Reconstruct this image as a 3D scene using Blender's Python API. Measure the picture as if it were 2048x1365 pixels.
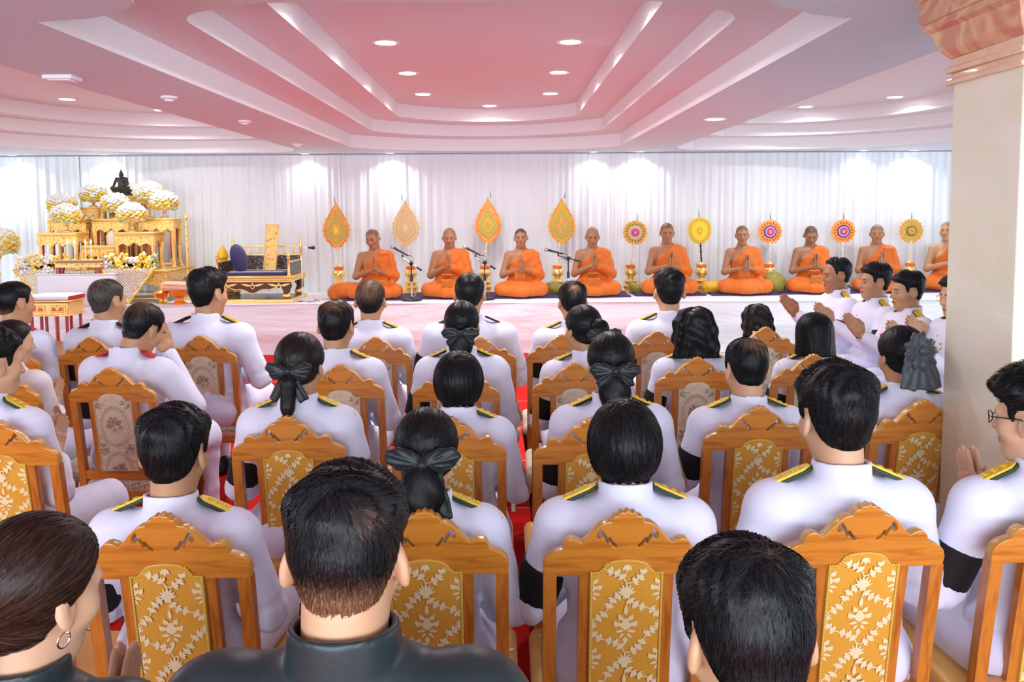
import bpy, bmesh, math, random
import numpy as np
from mathutils import Vector, Matrix, Euler
from mathutils.bvhtree import BVHTree
from mathutils import noise as mnoise

for o in list(bpy.data.objects):
    bpy.data.objects.remove(o, do_unlink=True)
SC = bpy.context.scene
COL = SC.collection

# ------------------------------------------------------------------ camera, world, exposure, main lights
PITCH, YAW, ROLL = 0.078672, 0.007375, 0.0061
cam_d = bpy.data.cameras.new('camera')
cam = bpy.data.objects.new('camera', cam_d); COL.objects.link(cam)
fw = Vector((math.sin(YAW)*math.cos(PITCH), math.cos(YAW)*math.cos(PITCH), -math.sin(PITCH)))
rt0 = Vector((math.cos(YAW), -math.sin(YAW), 0)); dn0 = fw.cross(rt0)
rt = rt0*math.cos(ROLL) + dn0*math.sin(ROLL); dn = dn0*math.cos(ROLL) - rt0*math.sin(ROLL)
R3 = Matrix((rt, -dn, -fw)).transposed()
cam.matrix_world = Matrix.Translation((0, 0, 1.79)) @ R3.to_4x4()
cam_d.sensor_width = 36; cam_d.lens = 1650*36/2048
cam_d.shift_y = -133.5/2048
cam_d.clip_start = 0.05
SC.camera = cam

SC.view_settings.view_transform = 'Standard'
SC.view_settings.look = 'None'
SC.view_settings.gamma = 1
SC.view_settings.use_curve_mapping = False
SC.view_settings.exposure = 0.85

world = bpy.data.worlds.new('world'); SC.world = world; world.use_nodes = True
bg = world.node_tree.nodes['Background']
bg.inputs[0].default_value = (0.80, 0.88, 1.0, 1); bg.inputs[1].default_value = 0.85


def area_light(name, loc, rot, size, power, color=(1, 1, 1), sy=None, spread=180):
    d = bpy.data.lights.new(name, 'AREA'); d.energy = power; d.color = color
    d.shape = 'RECTANGLE' if sy else 'DISK'; d.size = size
    if sy: d.size_y = sy
    d.spread = math.radians(spread)
    o = bpy.data.objects.new(name, d); o.location = loc; o.rotation_euler = rot; COL.objects.link(o)
    return o

# daylight entering by the hall's open rear side (behind and above the photographer); fill lamps added at the unseen left and right sides, assumed open
area_light('rear_opening_daylight', (0, -3.6, 1.75), (math.radians(98), 0, 0), 12, 330, (0.82, 0.90, 1.0), 1.6)
area_light('right_side_fill', (9.0, 6.5, 1.5), (0, math.radians(90), 0), 2.2, 60, (0.90, 0.93, 1.0), 9)
area_light('left_side_fill', (-9.0, 6.5, 1.5), (0, math.radians(-90), 0), 2.2, 60, (0.90, 0.93, 1.0), 9)

# ------------------------------------------------------------------ helpers: materials
def mat(name, color, rough=0.5, metal=0.0, spec=0.5, bump=None, coat=0.0, sheen=0.0, vcol=False, emit=None, sss=0.0):
    m = bpy.data.materials.new(name); m.use_nodes = True
    nt = m.node_tree; b = nt.nodes['Principled BSDF']
    b.inputs['Base Color'].default_value = (*color, 1)
    b.inputs['Roughness'].default_value = rough; b.inputs['Metallic'].default_value = metal
    b.inputs['Specular IOR Level'].default_value = spec
    b.inputs['Coat Weight'].default_value = coat; b.inputs['Sheen Weight'].default_value = sheen
    if sss:
        b.inputs['Subsurface Weight'].default_value = sss
        b.inputs['Subsurface Radius'].default_value = (0.012, 0.005, 0.003); b.inputs['Subsurface Scale'].default_value = 1
    if emit:
        b.inputs['Emission Color'].default_value = (*emit[0], 1); b.inputs['Emission Strength'].default_value = emit[1]
    if vcol:
        a = nt.nodes.new('ShaderNodeAttribute'); a.attribute_name = 'Col'
        nt.links.new(a.outputs['Color'], b.inputs['Base Color'])
    if bump:
        sc, st, dist = bump[:3]; stretch = bump[3] if len(bump) > 3 else (1, 1, 1)
        t = nt.nodes.new('ShaderNodeTexCoord'); mp = nt.nodes.new('ShaderNodeMapping'); mp.inputs['Scale'].default_value = stretch
        n = nt.nodes.new('ShaderNodeTexNoise'); n.inputs['Scale'].default_value = sc; n.inputs['Detail'].default_value = 4
        bp = nt.nodes.new('ShaderNodeBump'); bp.inputs['Strength'].default_value = st; bp.inputs['Distance'].default_value = dist
        nt.links.new(t.outputs['Object'], mp.inputs[0]); nt.links.new(mp.outputs[0], n.inputs['Vector'])
        nt.links.new(n.outputs['Fac'], bp.inputs['Height']); nt.links.new(bp.outputs[0], b.inputs['Normal'])
    return m


def mix_noise(m, c2, scale, lo, hi, stretch=(1, 1, 1), detail=6, dist=0.0, coord='Object'):
    """blend the base colour with c2 by a noise (grain, marble, carving)"""
    nt = m.node_tree; b = nt.nodes['Principled BSDF']
    t = nt.nodes.new('ShaderNodeTexCoord'); mp = nt.nodes.new('ShaderNodeMapping'); mp.inputs['Scale'].default_value = stretch
    n = nt.nodes.new('ShaderNodeTexNoise'); n.inputs['Scale'].default_value = scale; n.inputs['Detail'].default_value = detail
    n.inputs['Distortion'].default_value = dist
    r = nt.nodes.new('ShaderNodeMapRange'); r.inputs[1].default_value = lo; r.inputs[2].default_value = hi
    mx = nt.nodes.new('ShaderNodeMix'); mx.data_type = 'RGBA'
    mx.inputs[6].default_value = b.inputs['Base Color'].default_value; mx.inputs[7].default_value = (*c2, 1)
    if b.inputs['Base Color'].is_linked:
        nt.links.new(b.inputs['Base Color'].links[0].from_socket, mx.inputs[6])
    nt.links.new(t.outputs[coord], mp.inputs[0]); nt.links.new(mp.outputs[0], n.inputs['Vector'])
    nt.links.new(n.outputs['Fac'], r.inputs[0]); nt.links.new(r.outputs[0], mx.inputs[0])
    nt.links.new(mx.outputs[2], b.inputs['Base Color'])
    return m

M = {}
M['soffit'] = mat('soffit_paint', (0.68, 0.73, 0.82), 0.6)
M['ledge'] = mat('plaster_bounce_pink', (0.77, 0.70, 0.75), 0.55)  # pale plaster with the red carpet's bounce light put into its colour
M['face'] = mat('white_plaster', (0.83, 0.85, 0.87), 0.6)
M['lamp'] = mat('lamp_lens', (1, 1, 1), 0.4, emit=((1, 0.98, 1.0), 9))
M['trimwhite'] = mat('white_trim', (0.85, 0.83, 0.85), 0.4)
M['curtain'] = mat('white_voile', (0.80, 0.85, 0.88), 0.75)
M['satin'] = mat('white_satin', (0.81, 0.86, 0.91), 0.36, bump=(9, 0.35, 0.03, (0.5, 1, 2.2)))
M['stagetop'] = mat('white_stage_cloth', (0.79, 0.82, 0.88), 0.6, bump=(4, 0.2, 0.02))
M['carpet'] = mat('red_carpet', (0.52, 0.006, 0.004), 0.85, spec=0.15, bump=(400, 0.3, 0.002))
M['floor'] = mix_noise(mat('floor_stone', (0.45, 0.42, 0.38), 0.25), (0.30, 0.28, 0.27), 4, 0.4, 0.7)
M['marble'] = mix_noise(mat('cream_marble', (0.82, 0.79, 0.60), 0.28, coat=0.2), (0.88, 0.83, 0.70), 2.2, 0.42, 0.68, dist=2.0)
M['pinkmarble'] = mix_noise(mat('pink_marble', (0.62, 0.27, 0.17), 0.25, coat=0.3), (0.80, 0.55, 0.30), 5, 0.42, 0.66, dist=2.5)
M['peachmarble'] = mix_noise(mat('peach_marble', (0.78, 0.50, 0.30), 0.3, coat=0.2), (0.84, 0.66, 0.46), 4, 0.4, 0.7, dist=1.5)
M['wood'] = mix_noise(mat('teak_gloss', (0.62, 0.235, 0.030), 0.30, coat=0.35), (0.40, 0.115, 0.012), 5, 0.46, 0.74, stretch=(1.2, 6, 12), dist=0.8)
M['woodedge_lit'] = mix_noise(mat('teak_edge_lit', (0.66, 0.34, 0.045), 0.32, coat=0.3), (0.50, 0.22, 0.02), 8, 0.45, 0.7)  # crest rail edges paler and yellower: top light put into the teak colour
M['woodpost'] = mix_noise(mat('teak_post', (0.56, 0.20, 0.028), 0.32, coat=0.3), (0.36, 0.10, 0.012), 5, 0.46, 0.74, stretch=(12, 6, 1.2), dist=0.8)
M['wooddark'] = mix_noise(mat('walnut', (0.16, 0.045, 0.018), 0.3, coat=0.3), (0.07, 0.018, 0.009), 6, 0.4, 0.7, stretch=(10, 6, 1))
M['goldfab'] = mat('gold_brocade', (0.72, 0.36, 0.030), 0.42, sheen=0.4, bump=(500, 0.12, 0.001))
M['creamthread'] = mat('cream_thread', (0.86, 0.74, 0.42), 0.5, sheen=0.3)
M['gimp'] = mat('gold_gimp', (0.72, 0.50, 0.07), 0.5, bump=(300, 0.5, 0.002))
M['creamfab'] = mix_noise(mat('cream_brocade', (0.72, 0.62, 0.44), 0.6, sheen=0.3, bump=(400, 0.15, 0.001)), (0.64, 0.52, 0.36), 30, 0.5, 0.66)
M['sprig'] = mat('brown_sprig', (0.36, 0.20, 0.13), 0.6)
M['sprig2'] = mat('sage_sprig', (0.30, 0.30, 0.19), 0.6)
M['sprig3'] = mat('tan_scroll', (0.52, 0.38, 0.22), 0.6)
M['creamgimp'] = mat('cream_gimp', (0.66, 0.55, 0.36), 0.55, bump=(300, 0.5, 0.002))
M['uniform'] = mat('white_uniform', (0.75, 0.78, 0.93), 0.7, spec=0.3, bump=(12, 0.22, 0.02))
M['trousers'] = mat('white_trousers', (0.72, 0.73, 0.90), 0.65, bump=(10, 0.25, 0.02))
M['blouse'] = mat('white_lace', (0.86, 0.84, 0.84), 0.6, bump=(160, 0.5, 0.004))
M['purple'] = mat('purple_cloth', (0.40, 0.26, 0.55), 0.6)
M['black'] = mat('black_cloth', (0.008, 0.008, 0.009), 0.7, spec=0.3)
M['blacksatin'] = mat('black_satin', (0.014, 0.027, 0.030), 0.40, spec=0.5, bump=(7, 0.18, 0.02))
M['bow'] = mat('black_ribbon', (0.009, 0.015, 0.017), 0.4, spec=0.4, sheen=0.08, bump=(40, 0.25, 0.006))
M['greybow'] = mat('charcoal_organza', (0.045, 0.06, 0.07), 0.45, sheen=0.2, bump=(30, 0.3, 0.01))
M['shoe'] = mat('black_leather', (0.01, 0.01, 0.01), 0.25)
M['goldbraid'] = mat('gold_braid', (0.74, 0.50, 0.035), 0.42, metal=0.25, bump=(130, 0.7, 0.004))
M['epgreen'] = mat('dark_green_felt', (0.012, 0.035, 0.022), 0.6)
M['epred'] = mat('red_felt', (0.50, 0.012, 0.018), 0.55)
M['metal'] = mat('bright_metal', (0.8, 0.8, 0.8), 0.2, metal=1)
M['brass'] = mat('brass', (0.90, 0.60, 0.16), 0.28, metal=0.9)
M['skin'] = mat('skin', (0.6, 0.35, 0.2), 0.48, vcol=True, sss=0.06)
M['hair'] = mat('hair', (0.01, 0.01, 0.01), 0.38, spec=0.2, vcol=True, bump=(220, 0.3, 0.002, (1, 1, 0.12)))
M['eye'] = mat('eye_white', (0.75, 0.72, 0.68), 0.2)
M['robe'] = mat('orange_robe', (0.62, 0.135, 0.002), 0.65, sheen=0.08, bump=(9, 0.45, 0.03, (1, 1, 0.6)))
M['robe2'] = mat('ochre_robe', (0.55, 0.145, 0.004), 0.6, sheen=0.15, bump=(12, 0.4, 0.02))
M['matblue'] = mat('indigo_mat', (0.035, 0.02, 0.10), 0.7)
M['gold'] = mix_noise(mat('carved_gold', (0.98, 0.68, 0.22), 0.34, metal=0.55, bump=(70, 0.7, 0.012)), (0.62, 0.22, 0.03), 38, 0.54, 0.66)
M['goldplain'] = mat('gold_leaf', (0.98, 0.70, 0.24), 0.3, metal=0.6, bump=(30, 0.1, 0.004))
M['goldpale'] = mat('pale_gold', (0.80, 0.58, 0.27), 0.4, metal=0.4, bump=(80, 0.5, 0.006))
M['redlac'] = mat('red_lacquer', (0.36, 0.015, 0.014), 0.25, coat=0.4)
M['brownlac'] = mat('brown_lacquer', (0.10, 0.030, 0.010), 0.25, coat=0.3)
M['darkpanel'] = mix_noise(mat('inlaid_panel', (0.055, 0.045, 0.035), 0.3), (0.62, 0.56, 0.44), 42, 0.58, 0.63)
M['navy'] = mat('navy_velvet', (0.012, 0.008, 0.13), 0.65, sheen=0.4)
M['bronze'] = mat('dark_bronze', (0.045, 0.045, 0.035), 0.36, metal=0.55)
M['petalwhite'] = mat('white_petals', (0.86, 0.86, 0.80), 0.6)
M['petalyellow'] = mat('yellow_petals', (0.90, 0.66, 0.05), 0.55)
M['petalpeach'] = mat('pale_yellow_petals', (0.90, 0.74, 0.34), 0.55)
M['leafpale'] = mat('pale_green_leaf', (0.52, 0.70, 0.40), 0.55)
M['net'] = mat('jasmine_net', (0.86, 0.84, 0.74), 0.6)
M['peach'] = mat('peach_cloth', (0.78, 0.46, 0.30), 0.6)
M['orangelac'] = mat('orange_enamel', (0.80, 0.24, 0.012), 0.3, coat=0.4)
M['olive'] = mat('olive_cloth', (0.27, 0.24, 0.022), 0.55, sheen=0.2, bump=(16, 0.6, 0.03))
M['yellowcloth'] = mat('yellow_cloth', (0.75, 0.45, 0.012), 0.5, bump=(18, 0.5, 0.02))
M['yellow'] = mat('yellow_board', (0.95, 0.74, 0.16), 0.5)
M['fanorange'] = mix_noise(mat('fan_orange', (0.78, 0.30, 0.035), 0.5), (0.85, 0.50, 0.08), 60, 0.45, 0.6)
M['fanred'] = mix_noise(mat('fan_red', (0.80, 0.10, 0.025), 0.5), (0.88, 0.35, 0.06), 60, 0.5, 0.62)
M['fangreen'] = mix_noise(mat('fan_green', (0.42, 0.40, 0.05), 0.5), (0.62, 0.50, 0.12), 70, 0.45, 0.6)
M['fantan'] = mix_noise(mat('fan_tan', (0.68, 0.46, 0.20), 0.5), (0.78, 0.58, 0.30), 60, 0.45, 0.6)
M['fanyellow'] = mat('fan_yellow', (0.92, 0.68, 0.03), 0.5)
M['fanochre'] = mat('fan_ochre', (0.72, 0.44, 0.03), 0.5)
M['fanlilac'] = mat('fan_lilac', (0.50, 0.34, 0.66), 0.5)
M['fannavy'] = mat('fan_navy', (0.03, 0.02, 0.16), 0.5)
M['fancrimson'] = mat('fan_crimson', (0.70, 0.03, 0.06), 0.5)
M['fanleaf'] = mat('fan_leaf', (0.06, 0.16, 0.03), 0.5)
M['ivory'] = mat('ivory_pole', (0.84, 0.78, 0.66), 0.35)
M['blackmetal'] = mat('black_metal', (0.012, 0.014, 0.014), 0.4)
M['grille'] = mat('mic_grille', (0.45, 0.45, 0.47), 0.35, metal=0.8, bump=(600, 0.6, 0.002))
M['wax'] = mat('candle_wax', (0.90, 0.82, 0.66), 0.4)
M['flame'] = mat('flame', (1, 0.7, 0.3), 0.5, emit=((1, 0.75, 0.4), 12))
M['glass'] = mat('spectacle_frame', (0.01, 0.01, 0.01), 0.3)
M['mauve'] = mat('mauve_board', (0.33, 0.20, 0.20), 0.4)
M['ivorypot'] = mat('ivory_pot', (0.80, 0.75, 0.62), 0.4)

# ------------------------------------------------------------------ helpers: mesh building
def new_mesh(name, V, Fs, mats, mi=None, smooth=35, col=None, fix=False):
    me = bpy.data.meshes.new(name)
    V = np.asarray(V, np.float32)
    me.from_pydata(V.tolist() if len(V) < 2 else V, [], Fs if isinstance(Fs, list) else Fs.tolist())
    for m in (mats if isinstance(mats, (list, tuple)) else [mats]):
        me.materials.append(M[m] if isinstance(m, str) else m)
    if mi is not None:
        me.polygons.foreach_set('material_index', np.asarray(mi, np.int32))
    if fix:
        b = bmesh.new(); b.from_mesh(me); bmesh.ops.recalc_face_normals(b, faces=b.faces); b.to_mesh(me); b.free()
    if smooth is not None:
        me.polygons.foreach_set('use_smooth', np.ones(len(me.polygons), bool))
        if smooth < 180:
            me.set_sharp_from_angle(angle=math.radians(smooth))
    if col is not None:
        a = me.attributes.new('Col', 'FLOAT_COLOR', 'POINT')
        c = np.ones((len(V), 4), np.float32); c[:, :3] = col
        a.data.foreach_set('color', c.ravel())
    me.update()
    return me


def link(name, me, parent=None, loc=None, rot=None, scale=None, matrix=None):
    o = bpy.data.objects.new(name, me); COL.objects.link(o)
    if parent is not None: o.parent = parent
    if matrix is not None: o.matrix_local = matrix
    if loc is not None: o.location = loc
    if rot is not None: o.rotation_euler = rot
    if scale is not None: o.scale = scale if isinstance(scale, (tuple, list)) else (scale,)*3
    return o


def tag(o, label, cat, group=None, kind=None):
    o['label'] = label; o['category'] = cat
    if group: o['group'] = group
    if kind: o['kind'] = kind
    return o


def empty(name, loc=(0, 0, 0), rz=0.0):
    o = bpy.data.objects.new(name, None); COL.objects.link(o); o.location = loc; o.rotation_euler = (0, 0, rz)
    o.empty_display_size = 0.05
    return o


def dup(root, loc, rz=None):
    r = root.copy(); COL.objects.link(r); r.location = loc
    if rz is not None: r.rotation_euler = (0, 0, rz)
    for ch in list(root.children):
        c = ch.copy(); COL.objects.link(c); c.parent = r
        for g in list(ch.children):
            d = g.copy(); COL.objects.link(d); d.parent = c
    return r


class MB:
    def __init__(s): s.v = []; s.f = []; s.m = []
    def add(s, V, Fs, mi=0):
        n = len(s.v); s.v.extend([tuple(map(float, p)) for p in V]); s.f.extend([tuple(int(i)+n for i in f) for f in Fs]); s.m.extend([mi]*len(Fs)); return s
    def box(s, c, size, b=0.004, mi=0, mx=None):
        hx, hy, hz = [k/2 for k in size]; b = min(b, hx*.9, hy*.9, hz*.9)
        V = []; idx = {}
        for sx in (-1, 1):
            for sy in (-1, 1):
                for sz in (-1, 1):
                    for ax in range(3):
                        p = [sx*(hx-b), sy*(hy-b), sz*(hz-b)]; p[ax] = (sx*hx, sy*hy, sz*hz)[ax]
                        idx[(sx, sy, sz, ax)] = len(V); V.append(p)
        Fs = []
        for ax in range(3):
            o = [a for a in range(3) if a != ax]
            for sg in (-1, 1):
                q = []
                for (u, v) in ((-1, -1), (1, -1), (1, 1), (-1, 1)):
                    k = [0, 0, 0]; k[ax] = sg; k[o[0]] = u; k[o[1]] = v; q.append(idx[(*k, ax)])
                Fs.append(q)
            for u in (-1, 1):
                for v in (-1, 1):
                    k0 = [0]*3; k1 = [0]*3; k0[ax] = -1; k1[ax] = 1
                    for k in (k0, k1): k[o[0]] = u; k[o[1]] = v
                    Fs.append([idx[(*k0, o[0])], idx[(*k1, o[0])], idx[(*k1, o[1])], idx[(*k0, o[1])]])
        for sx in (-1, 1):
            for sy in (-1, 1):
                for sz in (-1, 1): Fs.append([idx[(sx, sy, sz, a)] for a in range(3)])
        V = [Vector(p) for p in V]
        if mx is not None: V = [mx @ p for p in V]
        return s.add([p+Vector(c) for p in V], Fs, mi)
    def lathe(s, prof, c=(0, 0, 0), n=20, mi=0, sx=1, sy=1):
        V = []; Fs = []
        for r, z in prof:
            for k in range(n):
                a = 2*math.pi*k/n; V.append((c[0]+r*math.cos(a)*sx, c[1]+r*math.sin(a)*sy, c[2]+z))
        for i in range(len(prof)-1):
            for k in range(n):
                k2 = (k+1) % n; Fs.append((i*n+k, i*n+k2, (i+1)*n+k2, (i+1)*n+k))
        Fs.append(tuple(range(n-1, -1, -1))); Fs.append(tuple((len(prof)-1)*n+k for k in range(n)))
        return s.add(V, Fs, mi)
    def tube(s, pts, r, n=8, mi=0, sq=None):
        pts = [Vector(p) for p in pts]; rr = r if isinstance(r, (list, tuple)) else [r]*len(pts)
        V = []; Fs = []; up = None
        for i, p in enumerate(pts):
            t = (pts[min(i+1, len(pts)-1)]-pts[max(i-1, 0)]).normalized()
            if up is None: up = Vector((0, 0, 1)) if abs(t.z) < .9 else Vector((0, 1, 0))
            a = t.cross(up); a = a.normalized() if a.length > 1e-6 else Vector((1, 0, 0)); b = a.cross(t).normalized(); up = b
            for k in range(n):
                th = 2*math.pi*(k+.5)/n; V.append(p+a*(math.cos(th)*rr[i])+b*(math.sin(th)*rr[i]*(sq or 1)))
        for i in range(len(pts)-1):
            for k in range(n):
                k2 = (k+1) % n; Fs.append((i*n+k, i*n+k2, (i+1)*n+k2, (i+1)*n+k))
        Fs.append(tuple(range(n-1, -1, -1))); Fs.append(tuple((len(pts)-1)*n+k for k in range(n)))
        return s.add(V, Fs, mi)
    def ball(s, c, r, n=10, mi=0, noise=0.0, seed=0):
        r = r if isinstance(r, (tuple, list)) else (r, r, r); V = [(0, 0, -1)]; m = max(4, n*2//3)
        for i in range(1, m):
            ph = -math.pi/2+math.pi*i/m
            for k in range(n): a = 2*math.pi*k/n; V.append((math.cos(a)*math.cos(ph), math.sin(a)*math.cos(ph), math.sin(ph)))
        V.append((0, 0, 1)); Fs = []
        for k in range(n):
            k2 = (k+1) % n; Fs.append((0, 1+k2, 1+k)); Fs.append((len(V)-1, 1+(m-2)*n+k, 1+(m-2)*n+k2))
            for i in range(m-2): Fs.append((1+i*n+k, 1+i*n+k2, 1+(i+1)*n+k2, 1+(i+1)*n+k))
        if noise:
            rd = random.Random(seed); V = [tuple(q*(1+noise*(rd.random()-.5)*2) for q in [p[0], p[1], p[2]]) for p in V]
        return s.add([(c[0]+p[0]*r[0], c[1]+p[1]*r[1], c[2]+p[2]*r[2]) for p in V], Fs, mi)
    def map(s, fn): s.v = [tuple(fn(*p)) for p in s.v]; return s
    def mesh(s, name, mats, smooth=40, fix=True): return new_mesh(name, s.v, s.f, mats, s.m, smooth, fix=fix)
    def build(s, name, mats, parent=None, smooth=40, fix=True, **k): return link(name, s.mesh(name, mats, smooth, fix), parent, **k)


def plate_vf(outlines, thick, bevel=0.0):
    """filled 2D outlines (first outer, others holes) extruded; returned in x, z with thickness along y"""
    cu = bpy.data.curves.new('tmp', 'CURVE'); cu.dimensions = '2D'; cu.fill_mode = 'BOTH' if thick else 'FRONT'
    cu.extrude = max(thick/2-bevel, 0); cu.bevel_depth = bevel; cu.bevel_resolution = 1
    if bevel: cu.offset = -bevel
    for o in outlines:
        sp = cu.splines.new('POLY'); sp.points.add(len(o)-1)
        for p, q in zip(sp.points, o): p.co = (q[0], q[1], 0, 1)
        sp.use_cyclic_u = True
    ob = bpy.data.objects.new('tmp', cu)
    me = bpy.data.meshes.new_from_object(ob)
    V = [(v.co.x, -v.co.z, v.co.y) for v in me.vertices]; Fs = [tuple(p.vertices) for p in me.polygons]
    bpy.data.objects.remove(ob); bpy.data.curves.remove(cu); bpy.data.meshes.remove(me)
    return V, Fs

# ------------------------------------------------------------------ helpers: signed distance modelling of bodies and cloth
def rotm(e): return np.array(Euler(e).to_matrix())


def E(c, r, rot=None):
    c = np.array(c, float); r = np.array(r, float); R = rotm(rot).T if rot else None
    def fn(x, y, z):
        x = x-c[0]; y = y-c[1]; z = z-c[2]
        if R is not None: x, y, z = (R[0, 0]*x+R[0, 1]*y+R[0, 2]*z, R[1, 0]*x+R[1, 1]*y+R[1, 2]*z, R[2, 0]*x+R[2, 1]*y+R[2, 2]*z)
        k0 = np.sqrt((x/r[0])**2+(y/r[1])**2+(z/r[2])**2); k1 = np.sqrt((x/r[0]**2)**2+(y/r[1]**2)**2+(z/r[2]**2)**2)+1e-9
        return k0*(k0-1)/k1
    return fn, c, float(r.max())


def K(a, b, ra, rb=None):
    a = np.array(a, float); b = np.array(b, float); rb = ra if rb is None else rb; ab = b-a; L = float(ab@ab)+1e-12
    def fn(x, y, z):
        x = x-a[0]; y = y-a[1]; z = z-a[2]
        t = np.clip((x*ab[0]+y*ab[1]+z*ab[2])/L, 0, 1)
        return np.sqrt((x-t*ab[0])**2+(y-t*ab[1])**2+(z-t*ab[2])**2)-(ra+(rb-ra)*t)
    return fn, (a+b)/2, float(np.sqrt(L)/2+max(ra, rb))


def B(c, h, r=0.01, rot=None):
    c = np.array(c, float); h = np.array(h, float)-r; R = rotm(rot).T if rot else None
    def fn(x, y, z):
        x = x-c[0]; y = y-c[1]; z = z-c[2]
        if R is not None: x, y, z = (R[0, 0]*x+R[0, 1]*y+R[0, 2]*z, R[1, 0]*x+R[1, 1]*y+R[1, 2]*z, R[2, 0]*x+R[2, 1]*y+R[2, 2]*z)
        qx = np.abs(x)-h[0]; qy = np.abs(y)-h[1]; qz = np.abs(z)-h[2]
        return np.sqrt(np.maximum(qx, 0)**2+np.maximum(qy, 0)**2+np.maximum(qz, 0)**2)+np.minimum(np.maximum(qx, np.maximum(qy, qz)), 0)-r
    return fn, c, float(np.linalg.norm(h)+r)


def smin(a, b, k):
    h = np.clip(.5+.5*(b-a)/k, 0, 1); return b+(a-b)*h-k*h*(1-h)


def sstep(x): x = np.clip(x, 0, 1); return x*x*(3-2*x)


class SDF:
    def __init__(s, lo, hi, h):
        s.lo = np.array(lo, float); s.h = h; n = np.ceil((np.array(hi)-s.lo)/h).astype(int)+1
        s.ax = [(s.lo[i]+h*np.arange(n[i])).astype(np.float32) for i in range(3)]
        s.d = np.full(n, 9.0, np.float32)
    def grid(s): return s.ax[0][:, None, None], s.ax[1][None, :, None], s.ax[2][None, None, :]
    def put(s, prim, k=0.02, op='u', T=None, full=False):
        fn, c, R = prim; sc = 1.0
        if T is not None:
            Ti = np.linalg.inv(T); sc = float(np.linalg.norm(T[:3, 0])); c = T[:3, :3] @ c+T[:3, 3]; R = R*sc
        if full: sl = (slice(None),)*3
        else:
            a = np.floor((c-R-k-3*s.h-s.lo)/s.h).astype(int); b = np.ceil((c+R+k+3*s.h-s.lo)/s.h).astype(int)+1
            sl = tuple(slice(max(0, i), max(0, min(j, n))) for i, j, n in zip(a, b, s.d.shape))
        x = s.ax[0][sl[0]][:, None, None]; y = s.ax[1][sl[1]][None, :, None]; z = s.ax[2][sl[2]][None, None, :]
        if x.size == 0 or y.size == 0 or z.size == 0: return s
        if T is not None: x, y, z = [Ti[i, 0]*x+Ti[i, 1]*y+Ti[i, 2]*z+Ti[i, 3] for i in range(3)]
        d = (fn(x, y, z)*sc).astype(np.float32); a = s.d[sl]
        if op == 'u': s.d[sl] = smin(a, d, k)
        elif op == 's': s.d[sl] = -smin(-a, d, k)
        elif op == 'i': s.d[sl] = -smin(-a, -d, k)
        return s
    def many(s, prims, T=None):
        for op, p, k in prims: s.put(p, k, op, T)
        return s
    def nets(s, smooth=1):
        d = np.clip(s.d, -3*s.h, 3*s.h); ins = d < 0; n = d.shape
        c = np.zeros([k-1 for k in n], np.int8)
        for i in (0, 1):
            for j in (0, 1):
                for k in (0, 1): c += ins[i:n[0]-1+i, j:n[1]-1+j, k:n[2]-1+k]
        act = (c > 0) & (c < 8); I = np.argwhere(act); idx = np.full(c.shape, -1, np.int64); idx[act] = np.arange(len(I))
        pos = np.zeros((len(I), 3)); cnt = np.zeros(len(I))
        for ax in range(3):
            o = [a for a in range(3) if a != ax]
            for u in (0, 1):
                for v in (0, 1):
                    A = I.copy(); A[:, o[0]] += u; A[:, o[1]] += v; Bq = A.copy(); Bq[:, ax] += 1
                    da = d[A[:, 0], A[:, 1], A[:, 2]]; db = d[Bq[:, 0], Bq[:, 1], Bq[:, 2]]
                    cr = (da < 0) != (db < 0); t = np.where(cr, da/np.where(cr, da-db, 1), 0)
                    P = A.astype(float); P[:, ax] += t; pos[cr] += P[cr]; cnt[cr] += 1
        V = pos/np.maximum(cnt, 1)[:, None]*s.h+s.lo
        Q = []
        for ax in range(3):
            o = [(ax+1) % 3, (ax+2) % 3]
            sl0 = [slice(None)]*3; sl1 = [slice(None)]*3; sl0[ax] = slice(0, -1); sl1[ax] = slice(1, None)
            a = ins[tuple(sl0)]; b = ins[tuple(sl1)]; P = np.argwhere(a != b)
            P = P[(P[:, o[0]] > 0) & (P[:, o[1]] > 0) & (P[:, o[0]] < n[o[0]]-1) & (P[:, o[1]] < n[o[1]]-1)]
            if not len(P): continue
            flip = a[P[:, 0], P[:, 1], P[:, 2]]
            q = []
            for (u, v) in ((0, 0), (-1, 0), (-1, -1), (0, -1)):
                C = P.copy(); C[:, o[0]] += u; C[:, o[1]] += v; q.append(idx[C[:, 0], C[:, 1], C[:, 2]])
            q = np.stack(q, 1); q[~flip] = q[~flip][:, ::-1]; Q.append(q)
        Q = np.concatenate(Q) if Q else np.zeros((0, 4), int)
        for _ in range(smooth):
            acc = np.zeros_like(V); cn = np.zeros(len(V))
            for i in range(4):
                a = Q[:, i]; b = Q[:, (i+1) % 4]
                for p, q in ((a, b), (b, a)):
                    for k in range(3): acc[:, k] += np.bincount(p, V[q, k], len(V))
                    cn += np.bincount(p, minlength=len(V))
            V = V*.5+.5*acc/np.maximum(cn, 1)[:, None]
        return V, Q


def join_vf(parts):
    V = []; Q = []; n = 0
    for v, q in parts: V.append(v); Q.append(q+n); n += len(v)
    return np.concatenate(V), np.concatenate(Q)


def T4(loc=(0, 0, 0), rot=(0, 0, 0), s=1.0):
    T = np.eye(4); T[:3, :3] = rotm(rot)*s; T[:3, 3] = loc; return T
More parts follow.
